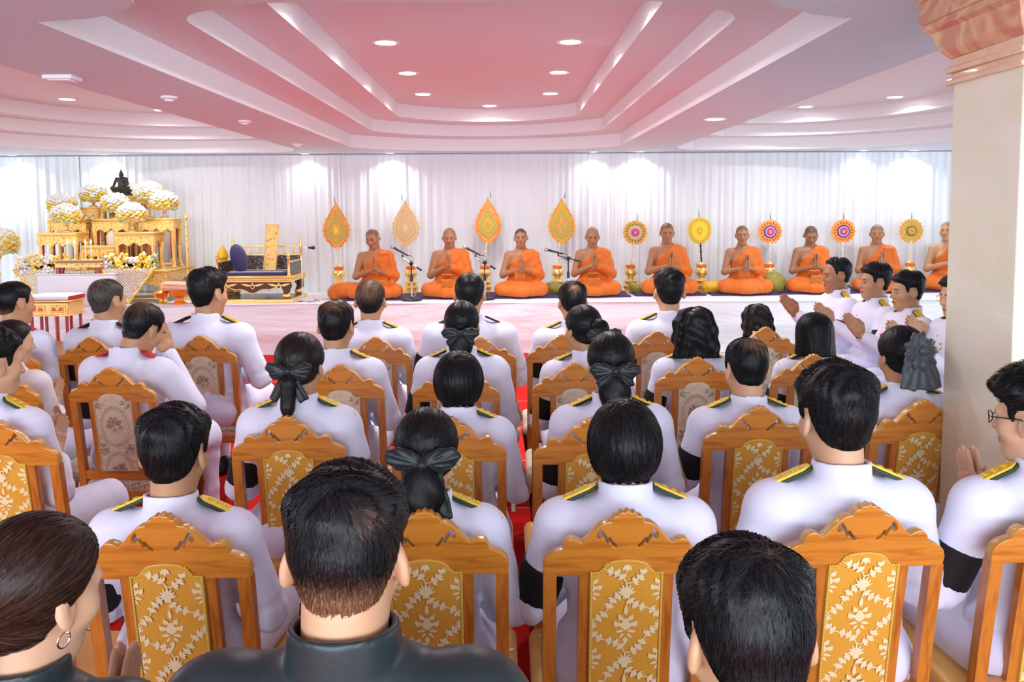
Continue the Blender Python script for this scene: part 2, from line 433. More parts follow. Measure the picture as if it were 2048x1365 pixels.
# ------------------------------------------------------------------ figures: head, hands, bodies
HEADC = [('u', E((0, -.012, .035), (.077, .096, .085)), .02), ('u', E((0, .030, -.035), (.060, .062, .085)), .035),
         ('u', E((0, .060, -.092), (.030, .028, .024)), .035)]
HEADF = HEADC+[('u', E((.045, .052, -.022), (.026, .026, .024)), .03), ('u', E((-.045, .052, -.022), (.026, .026, .024)), .03),
         ('u', K((-.04, .076, .024), (.04, .076, .024), .011), .02),
         ('s', E((.031, .096, .006), (.019, .014, .012)), .012), ('s', E((-.031, .096, .006), (.019, .014, .012)), .012),
         ('u', E((.031, .076, .005), (.016, .013, .011)), .004), ('u', E((-.031, .076, .005), (.016, .013, .011)), .004),
         ('u', K((0, .086, .014), (0, .107, -.024), .0075, .0125), .012), ('u', E((.013, .096, -.027), (.009, .011, .008)), .007), ('u', E((-.013, .096, -.027), (.009, .011, .008)), .007),
         ('u', E((0, .091, -.055), (.023, .011, .0065)), .006), ('u', E((0, .089, -.066), (.019, .011, .0075)), .005)]
def ears():
    L = []
    for s in (1, -1):
        L += [('u', E((s*.079, -.008, -.004), (.011, .023, .034), (0.15, s*-.25, s*.35)), .008), ('s', E((s*.092, .002, .002), (.009, .011, .019), (0.15, 0, 0)), .006)]
    return L
HEADE = HEADF+ears()
NECK = K((0, -.022, -.06), (0, -.035, -.19), .054, .060)

def zline(y, style='m'):
    yk = [-.11, -.07, -.036, -.028, .018, .024, .034, .042, .060, .085]
    zk = [-.066, -.064, -.050, .026, .030, -.006, .000, .040, .062, .070]
    if style == 'high': zk = [-.066, -.064, -.050, .026, .030, .000, .030, .070, .098, .108]
    return np.interp(y, yk, zk)

def skin_col(P, T, base, stub=0.0, style='m', brows=True):
    """pigment of the skin: lips, brows, lash line and cropped scalp"""
    Ti = np.linalg.inv(T); p = P @ Ti[:3, :3].T+Ti[:3, 3]; x, y, z = p.T
    c = np.tile(np.array(base), (len(P), 1)).astype(float)
    def mixin(w, col): c[:] = c*(1-w[:, None])+np.array(col)*w[:, None]
    if brows:
        f = y > .06
        ax = np.abs(x); lip = f*np.clip(1-np.sqrt((x/.025)**2+((z+.0605)/.0135)**2), 0, 1)
        mixin(np.clip(lip*3, 0, .75), np.array(base)*np.array((.82, .48, .48)))
        br = f*(np.abs(z-.027+2.2*(ax-.03)**2*8) < .0052)*(ax > .013)*(ax < .05); mixin(br*.8, (.02, .014, .01))
        ey = f*(np.abs(z-.0035) < .0032)*(ax > .017)*(ax < .046); mixin(ey*.85, (.03, .02, .016))
        mo = f*(np.abs(z+.0605) < .0018)*(ax < .022); mixin(mo*.7, (.12, .04, .03))
    if stub:
        w = sstep((z-zline(y, style))/.018)*(z > -.08)*(np.abs(x) < .083)
        w = w*np.where((np.abs(x) > .0765) & (z < .028), 0, 1); mixin(w*stub, (.035, .03, .028))
    return c

def hand_prims(T, bend=0.12, spread=0.0, side=1, thumb=0.35):
    """flat hand: palm in local x (width) z (length, fingertips up), palm faces +y*side handled by caller"""
    L = [('u', B((0, 0, .045), (.040, .0125, .047), .012), .01), ('u', K((0, 0, -.03), (0, 0, .02), .024, .026), .02)]
    for i, (fx, ln, r) in enumerate(((-.027, .068, .0083), (-.009, .080, .0090), (.0095, .074, .0088), (.027, .058, .0077))):
        a = np.array((fx, 0, .085)); d1 = np.array((fx*.25*spread*4+fx*.06, bend*.25, 1.0)); d1 /= np.linalg.norm(d1)
        d2 = d1+np.array((0, bend*.5, 0)); d2 /= np.linalg.norm(d2); d3 = d2+np.array((0, bend*.5, 0)); d3 /= np.linalg.norm(d3)
        b = a+d1*ln*.45; c = b+d2*ln*.3; e = c+d3*ln*.25
        L += [('u', K(a, b, r*1.12, r*1.02), .004), ('u', K(b, c, r*1.02, r*.95), .002), ('u', K(c, e, r*.95, r*.8), .002)]
    s = side
    L += [('u', K((s*.030, .004, .012), (s*.050, .008, .045), .014, .011), .01), ('u', K((s*.050, .008, .045), (s*(.052-.02*thumb), .012, .078), .0105, .009), .004), ('u', K((s*(.052-.02*thumb), .012, .078), (s*(.052-.03*thumb), .014, .098), .009, .0075), .003)]
    return L

def wai_hands(c, tilt, s=1.0, h=0.0035, yawz=0.0):
    """two palms pressed together at wrist centre c, fingertips pointing up and tilted forward by tilt"""
    out = []
    for side in (1, -1):
        # local: palm normal along x; width axis along forward
        R = rotm((-tilt, 0, yawz)) @ np.array([[0, side*1.0, 0], [1, 0, 0], [0, 0, 1]]) @ np.diag([1, -1, 1])
        T = np.eye(4); T[:3, :3] = R*s; T[:3, 3] = np.array(c)+R @ np.array((0, .0125*s, 0))
        pts = np.array([(x, y, z) for x in (-.07, .07) for y in (-.03, .04) for z in (-.06, .19)]) @ T[:3, :3].T+T[:3, 3]
        g = SDF(pts.min(0)-.01, pts.max(0)+.01, h); g.many(hand_prims(T, bend=.06, side=-1), T); out.append(g.nets(1))
    return join_vf(out)

def arm_prims(sh, el, wr, r=(.052, .044, .040, .027)):
    return [('u', K(sh, el, r[0], r[1]), .03), ('u', K(el, wr, r[2], r[3]), .02)]

SKIN = {'mid': (.50, .27, .14), 'light': (.60, .35, .20), 'tan': (.37, .172, .08), 'dark': (.31, .145, .07), 'pale': (.64, .39, .24)}

HZ = 1.223   # head centre of a seated figure whose crown is at 1.34 and whose seat is at 0.46
_cache = {}

def head_T(pose):
    p, yw, r, hs, dx, dy, dz = pose
    # turn about the base of the skull
    R = rotm((p, r, yw)); piv = np.array((0, -.025, HZ-.06)); T = np.eye(4); T[:3, :3] = R*hs
    T[:3, 3] = piv+R @ (np.array((0, .025, .06))*hs)+np.array((dx, dy, dz)); return T

def seated_arms(pose):
    if pose == 'wai': return [((.180, -.01, .985), (.262, .02, .735), (.045, .265, .865)), ((-.180, -.01, .985), (-.262, .02, .735), (-.045, .265, .865))]
    if pose == 'wailow': return [((.180, -.01, .985), (.262, .02, .735), (.045, .275, .765)), ((-.180, -.01, .985), (-.262, .02, .735), (-.045, .275, .765))]
    if pose == 'waihigh': return [((.180, -.01, .985), (.225, .10, .75), (.03, .325, .915)), ((-.180, -.01, .985), (-.225, .10, .75), (-.03, .325, .915))]
    if pose == 'waiout': return [((.180, -.01, .985), (.262, .02, .735), (.13, .30, .91)), ((-.180, -.01, .985), (-.262, .02, .735), (.06, .29, .90))]
    if pose == 'touch': return [((.180, -.01, .985), (.30, .06, .80), (.125, .13, 1.06)), ((-.180, -.01, .985), (-.262, .02, .735), (-.09, .265, .72))]
    if pose == 'lap': return [((.180, -.01, .985), (.255, .01, .735), (.06, .26, .69)), ((-.180, -.01, .985), (-.255, .01, .735), (-.06, .26, .69))]

def body_mesh(hp, pose, tone, stub, face, h, hstyle='m', hh=None):
    T = head_T(hp); f = SDF((-.36, -.18, .60), (.36, .46, 1.40), h)
    f.put(E((0, 0, .88), (.14, .09, .19))); f.put(K((-.13, -.01, .985), (.13, -.01, .985), .05), .05)
    arms = seated_arms(pose)
    for a in arms: f.many(arm_prims(*a, r=(.045, .038, .036, .026)))
    hc = T[:3, :3] @ np.array((0, -.02, -.06))+T[:3, 3]
    f.put(K((0, -.022, 1.02), hc, .062, .054), .04)
    f.many(HEADE if face else HEADE, T)
    parts = [f.nets(1)]
    hh = hh or min(h, .004)
    if pose in ('wai', 'waihigh', 'waiout', 'wailow'):
        c = (np.array(arms[0][2])+np.array(arms[1][2]))/2
        parts.append(wai_hands(c+np.array((0, .01, .015)), {'wai': .35, 'waihigh': .70, 'waiout': .2, 'wailow': .45}[pose], 1.0, hh))
    elif pose == 'touch':
        Tm = T4(np.array(arms[0][2])+np.array((0, 0, .01)), (-.1, -.15, 1.2)); g = SDF(Tm[:3, 3]-.13, Tm[:3, 3]+.20, hh); g.many(hand_prims(Tm, .5, .3, side=-1), Tm); parts.append(g.nets(1))
        Tm = T4(np.array(arms[1][2]), (-1.6, 0, -.3)); g = SDF(Tm[:3, 3]-.13, Tm[:3, 3]+.20, hh); g.many(hand_prims(Tm, .4, side=1), Tm); parts.append(g.nets(1))
    else:
        for a, sd in zip(arms, (-1, 1)):
            Tm = T4(np.array(a[2]), (-1.7, 0, sd*-.5)); g = SDF(Tm[:3, 3]-.13, Tm[:3, 3]+.20, hh); g.many(hand_prims(Tm, .5, side=sd), Tm); parts.append(g.nets(1))
    V, Q = join_vf(parts)
    return new_mesh('body', V, Q, 'skin', smooth=180, col=skin_col(V, T, SKIN[tone], stub, hstyle))

def fold_noise(x, y, z, a, sc=1.0):
    n = np.sin(24*sc*x+6*np.sin(17*sc*z)+9*y*sc)*.5+np.sin(31*sc*z+5*np.sin(21*sc*x+4*y*sc)+13*sc*y)*.5+np.sin(55*sc*(x+z)+4*np.sin(40*sc*y))*.25
    return a*n

def jacket_mesh(pose, build, h, open_collar=False, satin=False):
    key = ('jacket', pose, build, h, satin)
    if key in _cache: return _cache[key]
    w = {'m': 1.0, 'f': .91, 'l': 1.1}[build]; f = SDF((-.40, -.22, .50), (.40, .44, 1.16), h)
    f.put(E((0, .012, .60), (.198*w, .122, .14))); f.put(E((0, .010, .73), (.160*w, .108, .17)), .06)
    f.put(E((0, .004, .89), (.178*w, .112, .17)), .06); f.put(K((-.140*w, -.012, .985), (.140*w, -.012, .985), .062), .06)
    f.put(K((0, -.025, .99), (0, -.022, 1.045), .085, .068), .05)
    arms = seated_arms(pose)
    for sg, a in zip((1, -1), arms):
        sh = np.array(a[0])*np.array((w, 1, 1)); el = np.array(a[1])*np.array((w, 1, 1)); wr = np.array(a[2]); wr2 = el+(wr-el)*.93
        f.put(K(sh, el, .069, .056), .035); f.put(K(el, wr2, .057, .041), .018)
        f.put(E(sh+np.array((-sg*.01, 0, -.005)), (.075, .072, .062)), .03)
    x, y, z = f.grid()
    # cloth creases gather at the elbows and the waist
    dl = np.minimum(np.sqrt((np.abs(x)-.245*w)**2+(y-.03)**2+(z-.745)**2)/.15, 1); wst = np.exp(-((z-.68)/.09)**2)
    f.d += (fold_noise(x, y, z, .0060, 1.2)*(1-dl)+fold_noise(x, y, z, .0055, .8)*wst+fold_noise(x, y, z, .0013, .55)).astype(np.float32)
    # centre-back seam
    f.d += (np.exp(-(x/.0045)**2)*(y < 0)*.0016*(z < 1.0)).astype(np.float32)
    # sleeve openings
    for a in arms:
        el = np.array(a[1]); wr = np.array(a[2]); d = (wr-el)/np.linalg.norm(wr-el); e2 = el+(wr-el)*.95
        f.put(K(e2-d*.02, e2+d*.06, .030, .034), .004, 's')
    # stand collar
    rc = np.sqrt(x**2+((y+.020)*1.0)**2); sl = (z-1.045); cr = .073-.06*sl
    top = 1.108-.12*(y+.02)
    ring = np.maximum(np.maximum(np.abs(rc-cr)-.0055, z-top), 1.00-z)
    f.d = smin(f.d, ring.astype(np.float32), .005)
    bore = np.maximum(rc-(cr-.0055), 1.035-z); f.d = np.maximum(f.d, -bore.astype(np.float32))
    V, Q = f.nets(1); me = new_mesh('jacket', V, Q, 'blacksatin' if satin else 'uniform', smooth=180); _cache[key] = me; return me

def trousers_mesh(build, h):
    key = ('tr', build, h)
    if key in _cache: return _cache[key]
    f = SDF((-.30, -.20, .03), (.30, .62, .72), h); kx, k = (.14, .04) if build != 'f' else (.10, .09)
    f.put(E((0, .0, .585), (.165, .115, .115)))
    for s in (1, -1):
        f.put(K((s*.105, 0, .570), (s*kx, .43, .550), .108, .084), k); f.put(K((s*kx, .44, .53), (s*kx, .43, .10), .068, .056), .03)
    x, y, z = f.grid(); f.d += (fold_noise(x, y, z, .0035, .8)).astype(np.float32)
    V, Q = f.nets(1); me = new_mesh('trousers', V, Q, 'trousers', smooth=180); _cache[key] = me; return me

def shoe_mesh():
    if 'shoe' in _cache: return _cache['shoe']
    f = SDF((-.08, -.12, -.01), (.08, .24, .14), .008); f.put(E((0, .06, .035), (.046, .135, .042))); f.put(K((0, -.01, .06), (0, -.01, .10), .045, .042), .03)
    x, y, z = f.grid(); f.d = np.maximum(f.d, -z).astype(np.float32)
    V, Q = f.nets(1); _cache['shoe'] = new_mesh('shoe', V, Q, 'shoe', smooth=180); return _cache['shoe']

# ------------------------------------------------------------------ hair
def hair_base(style):
    g = SDF((-.17, -.22, -.25), (.17, .15, .19), .005)
    for op, p, k in HEADC: g.put(p, k, op, full=True)
    g.put(NECK, .03, full=True)
    x, y, z = g.grid(); x, y, z = np.broadcast_arrays(x, y, z); dc = g.d.copy(); side = np.abs(x)
    ears_cut = np.sqrt(((y-.0)/.030)**2+((z-.002)/.036)**2)-1   # keep ears free
    if style in ('short', 'fade', 'spiky', 'crop', 'high', 'thin'):
        zl = zline(y, 'high' if style == 'high' else 'm'); s = z-zl
        top = sstep((z-.03)/.07); th = {'short': .008+.018*top, 'fade': .004+.018*top, 'spiky': .008+.024*top, 'crop': .005+.005*top, 'high': .007+.010*top, 'thin': .006+.009*top}[style]
        n = .0035*(np.sin(70*x+9*np.sin(40*y))+np.sin(60*y+50*z))*(top if style != 'crop' else top*.2)
        if style == 'spiky': n = .006*np.abs(np.sin(85*x+30*y)*np.sin(80*y+20*x))*top
        d = np.maximum(dc-(th*sstep(s/.022)-.004*(1-sstep(s/.022)))-n, -s*.7)
        d = np.where((side > .070) & (z < .034) & (z > -.045) & (y > -.030) & (y < .020), np.maximum(d, .004), d)
    elif style == 'bowl':
        e = E((0, -.012, .004), (.104, .122, .126))[0](x, y, z); bot = -.122+.05*sstep((y-.0)/.08)
        d = np.maximum(e+.0025*np.sin(90*np.arctan2(x, y+.02)+20*z), bot-z+.004*np.sin(40*np.arctan2(x, y+.03)))
        d = np.maximum(d, -(z-np.where(y > .055, .045, -.3))); d = np.maximum(d, -(np.maximum(dc, -1)+.004))
        face = np.maximum(side-.062, np.maximum(.05-y, z-.05)); d = np.maximum(d, -face)
    elif style in ('bob', 'wavy'):
        zz = np.minimum(z, .02); wid = 1.0+(.02-zz)*(.7 if style == 'wavy' else .35)
        hwd = .112 if style == 'wavy' else .106
        rr = np.sqrt((x/(hwd*wid))**2+((y+.018)/(.112*wid))**2+(np.maximum(z-.02, 0)/.104)**2)-1
        e = rr*.095
        if style == 'wavy': e = e+.007*np.sin(26*z+3*np.sin(30*x)+7*np.arctan2(x, y+.02))+.004*np.sin(70*z+40*x)
        else: e = e+.0018*np.sin(100*np.arctan2(x, y+.02))
        d = np.maximum(e, (-.138 if style == 'bob' else -.145)-z+(.006*np.sin(30*np.arctan2(x, y)) if style == 'wavy' else 0))
        d = np.maximum(d, -(dc+.004)); face = np.maximum(side-.060, np.maximum(.035-y, z-.055)); d = np.maximum(d, -face)
    else:  # bun, pony: hair drawn tight to the nape
        zl = np.interp(y, [-.11, -.03, .0, .03, .05, .07, .09], [-.085, -.06, -.012, .020, .045, .062, .07]); s = z-zl
        ribs = .0012*np.sin(120*np.arctan2(x, z+.04))
        d = np.maximum(dc-(.013*sstep(s/.02)-.003*(1-sstep(s/.02)))-ribs, -s*.75)
        if style in ('bun', 'netbun', 'highbun'):
            c = {'bun': (0, -.118, -.045), 'netbun': (0, -.112, -.095), 'highbun': (.02, -.125, .0)}[style]; r = {'bun': (.056, .042, .056), 'netbun': (.058, .042, .085), 'highbun': (.05, .04, .05)}[style]
            d = smin(d, E(c, r)[0](x, y, z)+.003*np.sin(60*x+50*z), .012)
        elif style == 'pony':
            d = smin(d, K((0, -.105, -.02), (0, -.125, -.06), .022, .022)[0](x, y, z), .015)
            d = smin(d, K((0, -.125, -.06), (0, -.12, -.15), .030, .024)[0](x, y, z)+.002*np.sin(150*x), .012); d = smin(d, K((0, -.12, -.15), (.005, -.115, -.22), .024, .008)[0](x, y, z), .012)
        elif style == 'sideknot':
            d = smin(d, K((0, -.105, -.035), (-.02, -.13, -.05), .022, .020)[0](x, y, z), .015)
            d = smin(d, K((-.02, -.13, -.055), (-.04, -.135, -.20), .022, .010)[0](x, y, z), .012)
    g.d = d.astype(np.float32); return g.nets(1)

HBLACK = np.array((.0075, .0085, .0095)); HBROWN = np.array((.030, .014, .009))

def hair_mesh(style, tint='black', dens=0, skin='light', bald=None, nape=0.0, grey=0.0):
    key = ('hair', style, tint, dens, skin, bald, nape, grey)
    if key in _cache: return _cache[key]
    V, Q = hair_base(style); n0 = len(V)
    base = {'black': HBLACK, 'brown': HBROWN, 'soft': np.array((.016, .012, .010))}[tint]; rs = np.random.RandomState(7)
    C = np.tile(base, (n0, 1)).astype(float)
    sk = np.array(SKIN[skin])
    def w_at(P):
        w = np.zeros(len(P))
        if bald:
            b = np.array(bald[:3]); q = (P-b); r = np.sqrt((q**2).sum(1)); w = np.maximum(w, bald[4]*sstep(1.35-r/bald[3]))
        if nape:
            w = np.maximum(w, .85*sstep((nape-P[:, 2])/.07))
        return w
    def tintof(P, jit):
        w = w_at(P)*(jit if jit is not None else 1); c = base[None, :]*(1-w[:, None])+sk[None, :]*.72*w[:, None]
        if grey: c = c*(1-grey)+np.array((.16, .15, .13))*grey
        return c
    C = tintof(V, None)
    if dens:
        F_ = Q.tolist(); bvh = BVHTree.FromPolygons([tuple(v) for v in V], F_)
        a, b, c = V[Q[:, 0]], V[Q[:, 1]], V[Q[:, 2]]; nrm = np.cross(b-a, c-a); nrm /= np.linalg.norm(nrm, axis=1)[:, None]+1e-9
        cen = V[Q].mean(1); ok = np.where(cen[:, 2] > -.16)[0]; pick = rs.choice(ok, dens)
        crown = np.array((.008, -.055, .115)); long_ = style in ('bowl', 'bob', 'wavy'); tight = style in ('bun', 'netbun', 'highbun', 'pony', 'sideknot')
        target = {'bun': (0, -.13, -.03), 'netbun': (0, -.12, -.03), 'highbun': (.02, -.13, .0), 'pony': (0, -.115, -.03), 'sideknot': (-.005, -.12, -.035)}.get(style)
        SV = []; SQ = []; SC_ = []; nb = n0
        seg = 5
        for fi in pick:
            p = cen[fi]+(rs.rand(3)-.5)*.004; jit = .35+1.1*rs.rand(); lift = .0006+.0012*rs.rand(); L = (.052 if long_ else .030 if tight else .032)*(.6+.9*rs.rand()); wd = (.0011 if tight else .0013)*(.6+.8*rs.rand())
            if style in ('fade', 'crop') : L *= .35+.65*float(sstep((p[2]+.02)/.09))
            wv = float(w_at(p[None, :])[0]); col = tintof(p[None, :], .6+.4*jit)[0]*(.45+1.4*rs.rand()**2)**(1-.75*wv)
            pts = []; ns = []; q = Vector(p)
            jd = Vector((rs.randn(), rs.randn(), rs.randn()))*.13
            for sgi in range(seg):
                hit = bvh.find_nearest(q)
                if hit[0] is None: break
                nn = hit[1]
                if tight: t = Vector(target)-hit[0]
                else:
                    t = hit[0]-Vector(crown); t = t.normalized()+nn.cross(t.normalized())*.55*max(0.0, 1-(t.length/.12))+jd
                    if style in ('short', 'fade', 'spiky') and hit[0].z > .05: t += Vector((0, .3, .2))
                    if style == 'wavy': t += Vector((math.sin(hit[0].z*90)*.6, 0, -.3))
                t = t-nn*t.dot(nn); t = t.normalized() if t.length > 1e-6 else Vector((0, 0, -1))
                lf = lift+(.0030*(sgi/(seg-1))**1.5*rs.rand() if not tight else 0)+(.012*(sgi/(seg-1)) if style == 'spiky' and q.z > .06 else 0)
                pts.append(hit[0]+nn*lf); ns.append(t.cross(nn).normalized()); q = hit[0]+t*(L/(seg-1))
            if len(pts) < seg: continue
            for i, (pp, sd) in enumerate(zip(pts, ns)):
                ww = wd*(.8, 1, 1, .7, .12)[i]; SV.append(pp-sd*ww); SV.append(pp+sd*ww); SC_.append(col); SC_.append(col)
            for i in range(seg-1): SQ.append((nb+2*i, nb+2*i+1, nb+2*i+3, nb+2*i+2))
            nb += 2*seg
        V = np.concatenate([V, np.array([tuple(v) for v in SV])]); Q = np.concatenate([Q, np.array(SQ)]); C = np.concatenate([C, np.array(SC_)])
    me = new_mesh('hair', V, Q, 'hair', smooth=180, col=C); _cache[key] = me; return me

def bow_mesh(kind, mt):
    key = ('bow', kind, mt)
    if key in _cache: return _cache[key]
    f = SDF((-.13, -.05, -.20), (.13, .05, .09), .0035)
    def loops(z0, sx, ang, r, k=.006):
        for s in (1, -1):
            f.put(E((s*sx, 0, z0+s*0), r, (0, s*-ang, 0)), k)
    if kind == 'tails':
        loops(.004, .045, .35, (.046, .017, .026)); loops(-.012, .036, -.25, (.036, .013, .020))
        for s in (1, -1): f.put(B((s*.034, .004, -.062), (.019, .006, .055), .005, (0, s*-.5, 0)), .006)
    elif kind == 'flat':
        loops(.0, .046, .15, (.050, .015, .030)); loops(-.032, .034, -.55, (.042, .010, .024))
    elif kind == 'net':
        loops(.012, .050, .30, (.056, .016, .032))
        for s in (1, -1): f.put(B((s*.036, .004, -.085), (.032, .007, .075), .006, (0, s*-.25, 0)), .008)
    elif kind == 'rosette':
        for i in range(9):
            a = i*2*math.pi/9; f.put(E((math.cos(a)*.042, .0, math.sin(a)*.042), (.034, .016, .018), (0, -a+.5*(i % 2), .5)), .004)
        for s in (-1, 0, 1): f.put(B((s*.040-.004, .006, -.085), (.030, .008, .062), .006, (0, s*-.22, 0)), .008)
    f.put(E((0, -.010, 0), (.018, .016, .020) if kind == 'rosette' else (.014, .014, .016)), .006)
    if kind == 'rosette': f.put(E((0, .006, 0), (.05, .012, .05)), .006)
    x, y, z = f.grid(); r = np.arctan2(z, x); f.d += (.0016*np.sin(22*r)*np.clip(np.sqrt(x*x+z*z)/.05, 0, 1)).astype(np.float32)
    V, Q = f.nets(1); me = new_mesh('bow', V, Q, mt, smooth=180); _cache[key] = me; return me

def epaulette(parent, side, kind, w=1.0, w2=1.0):
    """shoulder board: felt board with a raised braid on top"""
    key = ('ep', kind)
    if key not in _cache:
        def ol(L, W): return [(-L, -W), (L*.72, -W), (L, -W*.35), (L, W*.35), (L*.72, W), (-L, W)]
        V, F_ = plate_vf([ol(.064, .026)], .009, .002); V = [(x, z, -y) for x, y, z in V]
        base = MB().add(V, F_).mesh('epaulette', {'gold': 'epgreen', 'black': 'black', 'red': 'epred', 'goldblack': 'black'}[kind])
        m = MB()
        if kind in ('gold', 'goldblack'):
            V, F_ = plate_vf([ol(.059, .022)], .007, .002); m.add([(x, z, .007-y) for x, y, z in V], F_)
            for i in range(5): m.ball((-.048+.021*i, 0, .011), (.008, .011, .004), 8)
        else:
            for i in range(3): m.ball((-.045+.02*i, 0, .005), (.005, .005, .003), 6)
            m.box((-.061, 0, .0045), (.004, .05, .004), .001)
        _cache[key] = (base, m.mesh('braid', 'goldbraid'))
    b, t = _cache[key]
    o = link('epaulette', b, parent, loc=(side*.152*w, -.008, 1.053*w2), scale=(1.36, 1.0, 1.15))
    if side > 0: o.rotation_euler = (.12, -.42, math.pi)
    else: o.rotation_euler = (-.12, -.42, 0)
    link('braid', t, o); return o

def armband(parent, pose, build, h=.006):
    w = {'m': 1.0, 'f': .91, 'l': 1.1}[build]; key = ('band', pose, build)
    if key not in _cache:
        a = seated_arms(pose)[1]; sh = np.array(a[0])*np.array((w, 1, 1)); el = np.array(a[1])*np.array((w, 1, 1)); d = el-sh
        f = SDF(el-.16, el+.20, .006); f.put(K(sh, el, .074, .062), .01)
        x, y, z = f.grid(); t = ((x-sh[0])*d[0]+(y-sh[1])*d[1]+(z-sh[2])*d[2])/float(d@d)
        f.d = np.maximum(f.d, np.maximum(.50-t, t-.92)*float(np.linalg.norm(d))).astype(np.float32)
        V, Q = f.nets(1); _cache[key] = new_mesh('armband', V, Q, 'black', smooth=60)
    return link('armband', _cache[key], parent)

def glasses(parent, T, mt='glass'):
    if 'gl' not in _cache:
        m = MB()
        for s in (1, -1):
            m.tube([(s*(.034+.023*math.cos(a)), .108-.012*abs(math.cos(a))*(math.cos(a) > 0), .004+.017*math.sin(a)) for a in [2*math.pi*i/16 for i in range(17)]], .0016, 6)
            m.tube([(s*.057, .096, .010), (s*.077, .06, .012), (s*.083, .0, .012), (s*.083, -.02, .0)], .0016, 6)
        m.tube([(-.011, .110, .008), (.011, .110, .008)], .0016, 6); _cache['gl'] = m
    return _cache['gl'].build('glasses', mt, parent, matrix=Matrix(T.tolist()))

def person(label, head, top, yaw=0.0, tone='light', hair=('short',), build='m', hp=(0, 0, 0), hs=1.06, pose='wailow', ep='gold', band=True, h=.008,
           outfit='white', bow=None, stub=0.0, face=False, spec=None, wscale=1.0, extras=True, group=None, hstyle='m', hh=None, off=(0, 0, 0)):
    """one seated person: head = (x, y) of the head in the room, top = height of the crown"""
    off = (off[0], off[1], off[2]-.015)
    s = (top-.46)/(HZ-.46+.117*hs*math.cos(hp[0])+off[2]+.014)
    pose7 = (hp[0], hp[1], hp[2], hs, *off); T = head_T(pose7)
    hx, hy = T[0, 3]*s*wscale, T[1, 3]*s; c, sn = math.cos(yaw), math.sin(yaw)
    loc = (head[0]-(c*hx-sn*hy), head[1]-(sn*hx+c*hy), .46*(1-s))
    root = link('person', body_mesh(pose7, pose, tone, stub, face, h, hstyle, hh), loc=loc, rot=(0, 0, yaw), scale=(s*wscale, s, s))
    tag(root, label, 'person', group)
    hm = Matrix(T.tolist())
    if hair: link('hair', hair_mesh(*hair[0:1], **(hair[1] if len(hair) > 1 else {})), root, matrix=hm)
    j = link('jacket', jacket_mesh(pose, build, h, satin=(outfit == 'black')), root)
    if outfit == 'purple': j.data = j.data.copy(); j.data.materials[0] = M['purple']
    if outfit == 'lace': j.data = j.data.copy(); j.data.materials[0] = M['blouse']; j.name = 'blouse'
    w = {'m': 1.0, 'f': .91, 'l': 1.1}[build]
    t = link('trousers' if build != 'f' else 'skirt', trousers_mesh(build, .011), root)
    if outfit == 'black': t.data = t.data.copy(); t.data.materials[0] = M['black']
    for sg in (1, -1): link('shoe', shoe_mesh(), root, loc=(sg*(.12 if build != 'f' else .085), .42, 0.46-.46/s+.002))
    if ep:
        e2 = ep if isinstance(ep, tuple) else (ep, ep)
        for sg, kd in zip((-1, 1), e2):
            if kd: epaulette(root, sg, kd, w)
    if band: armband(root, pose, build)
    if bow:
        kind, mt, bl, br = bow[:4]; link('bow', bow_mesh(kind, mt), root, matrix=hm @ Matrix.Translation(bl) @ Euler(br).to_matrix().to_4x4() @ Matrix.Scale(bow[4] if len(bow) > 4 else 1, 4))
    if spec: glasses(root, T, spec)
    return root, T
# ------------------------------------------------------------------ monks
MZ = .765
def monk_arms(v):
    d = {0: .0, 1: .03, 2: -.02}[v % 3]
    return [((.172, -.012, .535), (.245, .05, .275), (.040, .235, .36+d)), ((-.172, -.012, .535), (-.240, .05, .275), (-.040, .235, .36+d))]

def monk_mesh(hp, v, tone, stub, fat):
    R = rotm((hp[0], hp[2], hp[1])); piv = np.array((0, -.02, MZ-.06)); hs = 1.06; T = np.eye(4); T[:3, :3] = R*hs; T[:3, 3] = piv+R @ (np.array((0, .02, .06))*hs)
    f = SDF((-.36, -.20, .10), (.36, .42, .92), .0065)
    f.put(E((0, .0, .40), (.150*fat, .105*fat, .20))); f.put(E((0, .03, .22), (.145*fat, .115*fat, .14)), .06)
    f.put(K((-.130, -.012, .535), (.130, -.012, .535), .058), .06); f.put(E((.07, .075, .43), (.075, .035, .06)), .04); f.put(E((-.07, .075, .43), (.075, .035, .06)), .04)
    f.put(K((0, -.03, .54), (0, -.025, .62), .085, .06), .05)
    hc = T[:3, :3] @ np.array((0, -.02, -.06))+T[:3, 3]; f.put(K((0, -.022, .57), hc, .060*fat, .055*fat), .04)
    for a in monk_arms(v): f.many(arm_prims(*a, r=(.054*fat, .043*fat, .042*fat, .027)))
    f.many(HEADE, T); parts = [f.nets(1)]
    a = monk_arms(v); c = (np.array(a[0][2])+np.array(a[1][2]))/2; parts.append(wai_hands(c+np.array((0, .008, .012)), .22, 1.05, .004))
    V, Q = join_vf(parts)
    return new_mesh('body', V, Q, 'skin', smooth=180, col=skin_col(V, T, SKIN[tone], stub, 'm')), T

